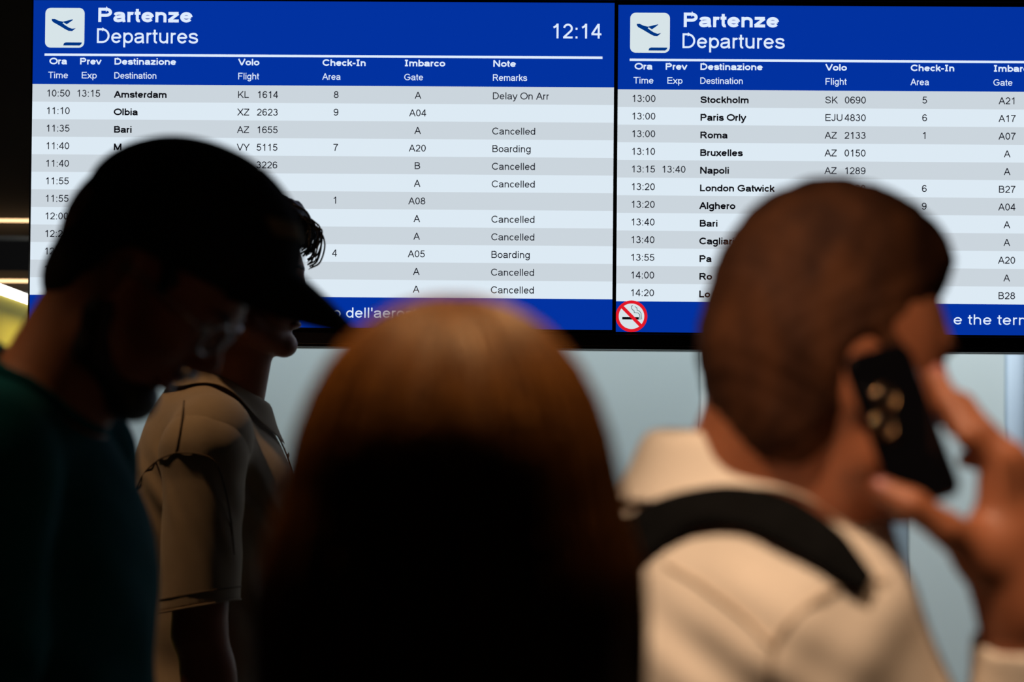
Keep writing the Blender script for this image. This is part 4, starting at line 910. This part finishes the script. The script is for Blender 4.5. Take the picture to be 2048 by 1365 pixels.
    s2 = [f(-.13, .10, 1.26), f(-.10, .11, 1.36), f(-.06, .115, 1.43), f(-.01, .12, 1.455), f(.04, .12, 1.43), f(.09, .12, 1.36), f(.12, .125, 1.26)]
    q = snap(base, crs(s2, 6), .003, 8); n_ = surf_normals(base, q); sweep_strip('shoulder_strap', q - bl, n_, .055, .007, M['strap'], Bg)
    lower(f, P, M['denim'])
    # phone
    n = unit([.42, -.88, .28]); bot = at(1862, 1008, 1.448); l_ = at(1785, 690, 1.448) - bot; l_ = unit(l_ - n * (l_ @ n)); wv = np.cross(l_, n); L_, W_, T_ = .120, .060, .0085
    c = bot + l_ * L_ / 2
    ph = thing('phone', 'black mobile phone held against the ear, two lenses glinting on its back', 'phone', c)
    Rm = np.stack([wv, l_, n], 1)
    def ph_pt(u, v, z): return Rm @ np.array([u, v, z])
    def plate(name, w_, l2, r, z0, z1, m, par, cx=0, cy=0, bev=.0018):
        out = []; n0 = 6
        for k, (zz, ins) in enumerate(((z0, bev), (z0 + bev, 0), (z1 - bev, 0), (z1, bev))):
            for sx, sy, a in ((1, 1, 0), (-1, 1, 90), (-1, -1, 180), (1, -1, 270)):
                for i in range(n0 + 1):
                    t = math.radians(a + 90 * i / n0); out.append(ph_pt(cx + sx * (w_ / 2 - r) + (r - ins) * math.cos(t), cy + sy * (l2 / 2 - r) + (r - ins) * math.sin(t), zz))
        k = 4 * (n0 + 1); F = [tuple(range(k))[::-1], tuple(3 * k + i for i in range(k))]
        for s in range(3): F += [(s * k + i, s * k + (i + 1) % k, (s + 1) * k + (i + 1) % k, (s + 1) * k + i) for i in range(k)]
        o = link(name, out, F, m, par); return o
    plate('phone_case', W_, L_, .012, -T_ / 2, T_ / 2, M['phone'], ph)
    plate('screen', W_ - .004, L_ - .004, .010, -T_ / 2 - .0006, -T_ / 2, M['lens'], ph, bev=.0002)
    def on_plane(px, py):
        o0 = np.array([0, 0, CAMZ]); r = at(px, py, 1) - o0; t = ((c + n * T_ / 2 - o0) @ n) / (r @ n); q = o0 + r * t - c; return q @ wv, q @ l_
    a_, b_ = on_plane(1766, 797), on_plane(1762, 853); mx, my = (a_[0] + b_[0]) / 2, (a_[1] + b_[1]) / 2
    bump = plate('camera_bump', .026, abs(a_[1] - b_[1]) + .026, .010, T_ / 2, T_ / 2 + .0022, M['phone'], ph, mx, my, .0008)
    for (u, v) in (a_, b_):
        ring_ = [ph_pt(u + .0088 * math.cos(t), v + .0088 * math.sin(t), T_ / 2 + .0030) for t in np.linspace(0, 2 * math.pi, 29)]
        tube('lens_glint_ring', ring_, .0007, M['lens_glint_ring'], bump, 8)
        uvsphere('lens', ph_pt(u, v, T_ / 2 + .0018), (.0020, .0076, .0076), M['lens'], bump, np.stack([n, wv, l_], 1), 20, 8, math.pi / 2)
phone_man()
# ------------------------------------------------------------------ ceiling fittings
for i, (a, b_, p, g, c_) in enumerate(SPOTS):
    t = thing('ceiling_downlight', ('round warm ceiling downlight nearest the camera', 'round warm ceiling downlight over the capped person, leftmost of the downlights', 'round warm ceiling downlight over the beige polo shirt', 'round warm ceiling downlight over the long hair', 'round warm ceiling downlight right of the person on the phone', 'round warm ceiling downlight between the long hair and the black cap')[i], 'ceiling light', (a[0], a[1], 3.6), 'ceiling downlights')
    V, F = [], []; n = 24
    for r, z in ((.055, -.001), (.055, -.03), (.062, -.034), (.075, -.030), (.080, -.012), (.080, -.001)):
        for k in range(n): V.append((r * math.cos(2 * math.pi * k / n), r * math.sin(2 * math.pi * k / n), z))
    for s in range(5): F += [(s * n + k, s * n + (k + 1) % n, (s + 1) * n + (k + 1) % n, (s + 1) * n + k) for k in range(n)]
    link('housing_ring', V, F, M['black_matt'], t, True)
    link('diffuser', [(.054 * math.cos(2 * math.pi * k / n), .054 * math.sin(2 * math.pi * k / n), -.006) for k in range(n)], [tuple(range(n))], M['lamp'], t)
t = thing('added_ceiling_light', 'added unseen long cool white linear ceiling light over the frosted glass partition', 'ceiling light', (.4, 6.9, 3.6))  # unseen fitting made for the added lamp over the panes
box('casing', -3.14, 3.14, -.09, .09, -.08, 0, M['black_matt'], t, .004); box('diffuser', -3.1, 3.1, -.07, .07, -.084, -.0801, M['added_lamp_cool'], t)
t = thing('added_ceiling_light', 'added unseen small square ceiling light over the yellow partition wall', 'ceiling light', (-1.15, 5.1, 3.6))  # unseen fitting made for the added lamp over the yellow wall
box('casing', -.3, .3, -.2, .2, -.25, 0, M['black_matt'], t, .004); box('diffuser', -.27, .27, -.17, .17, -.254, -.2501, M['lamp'], t)
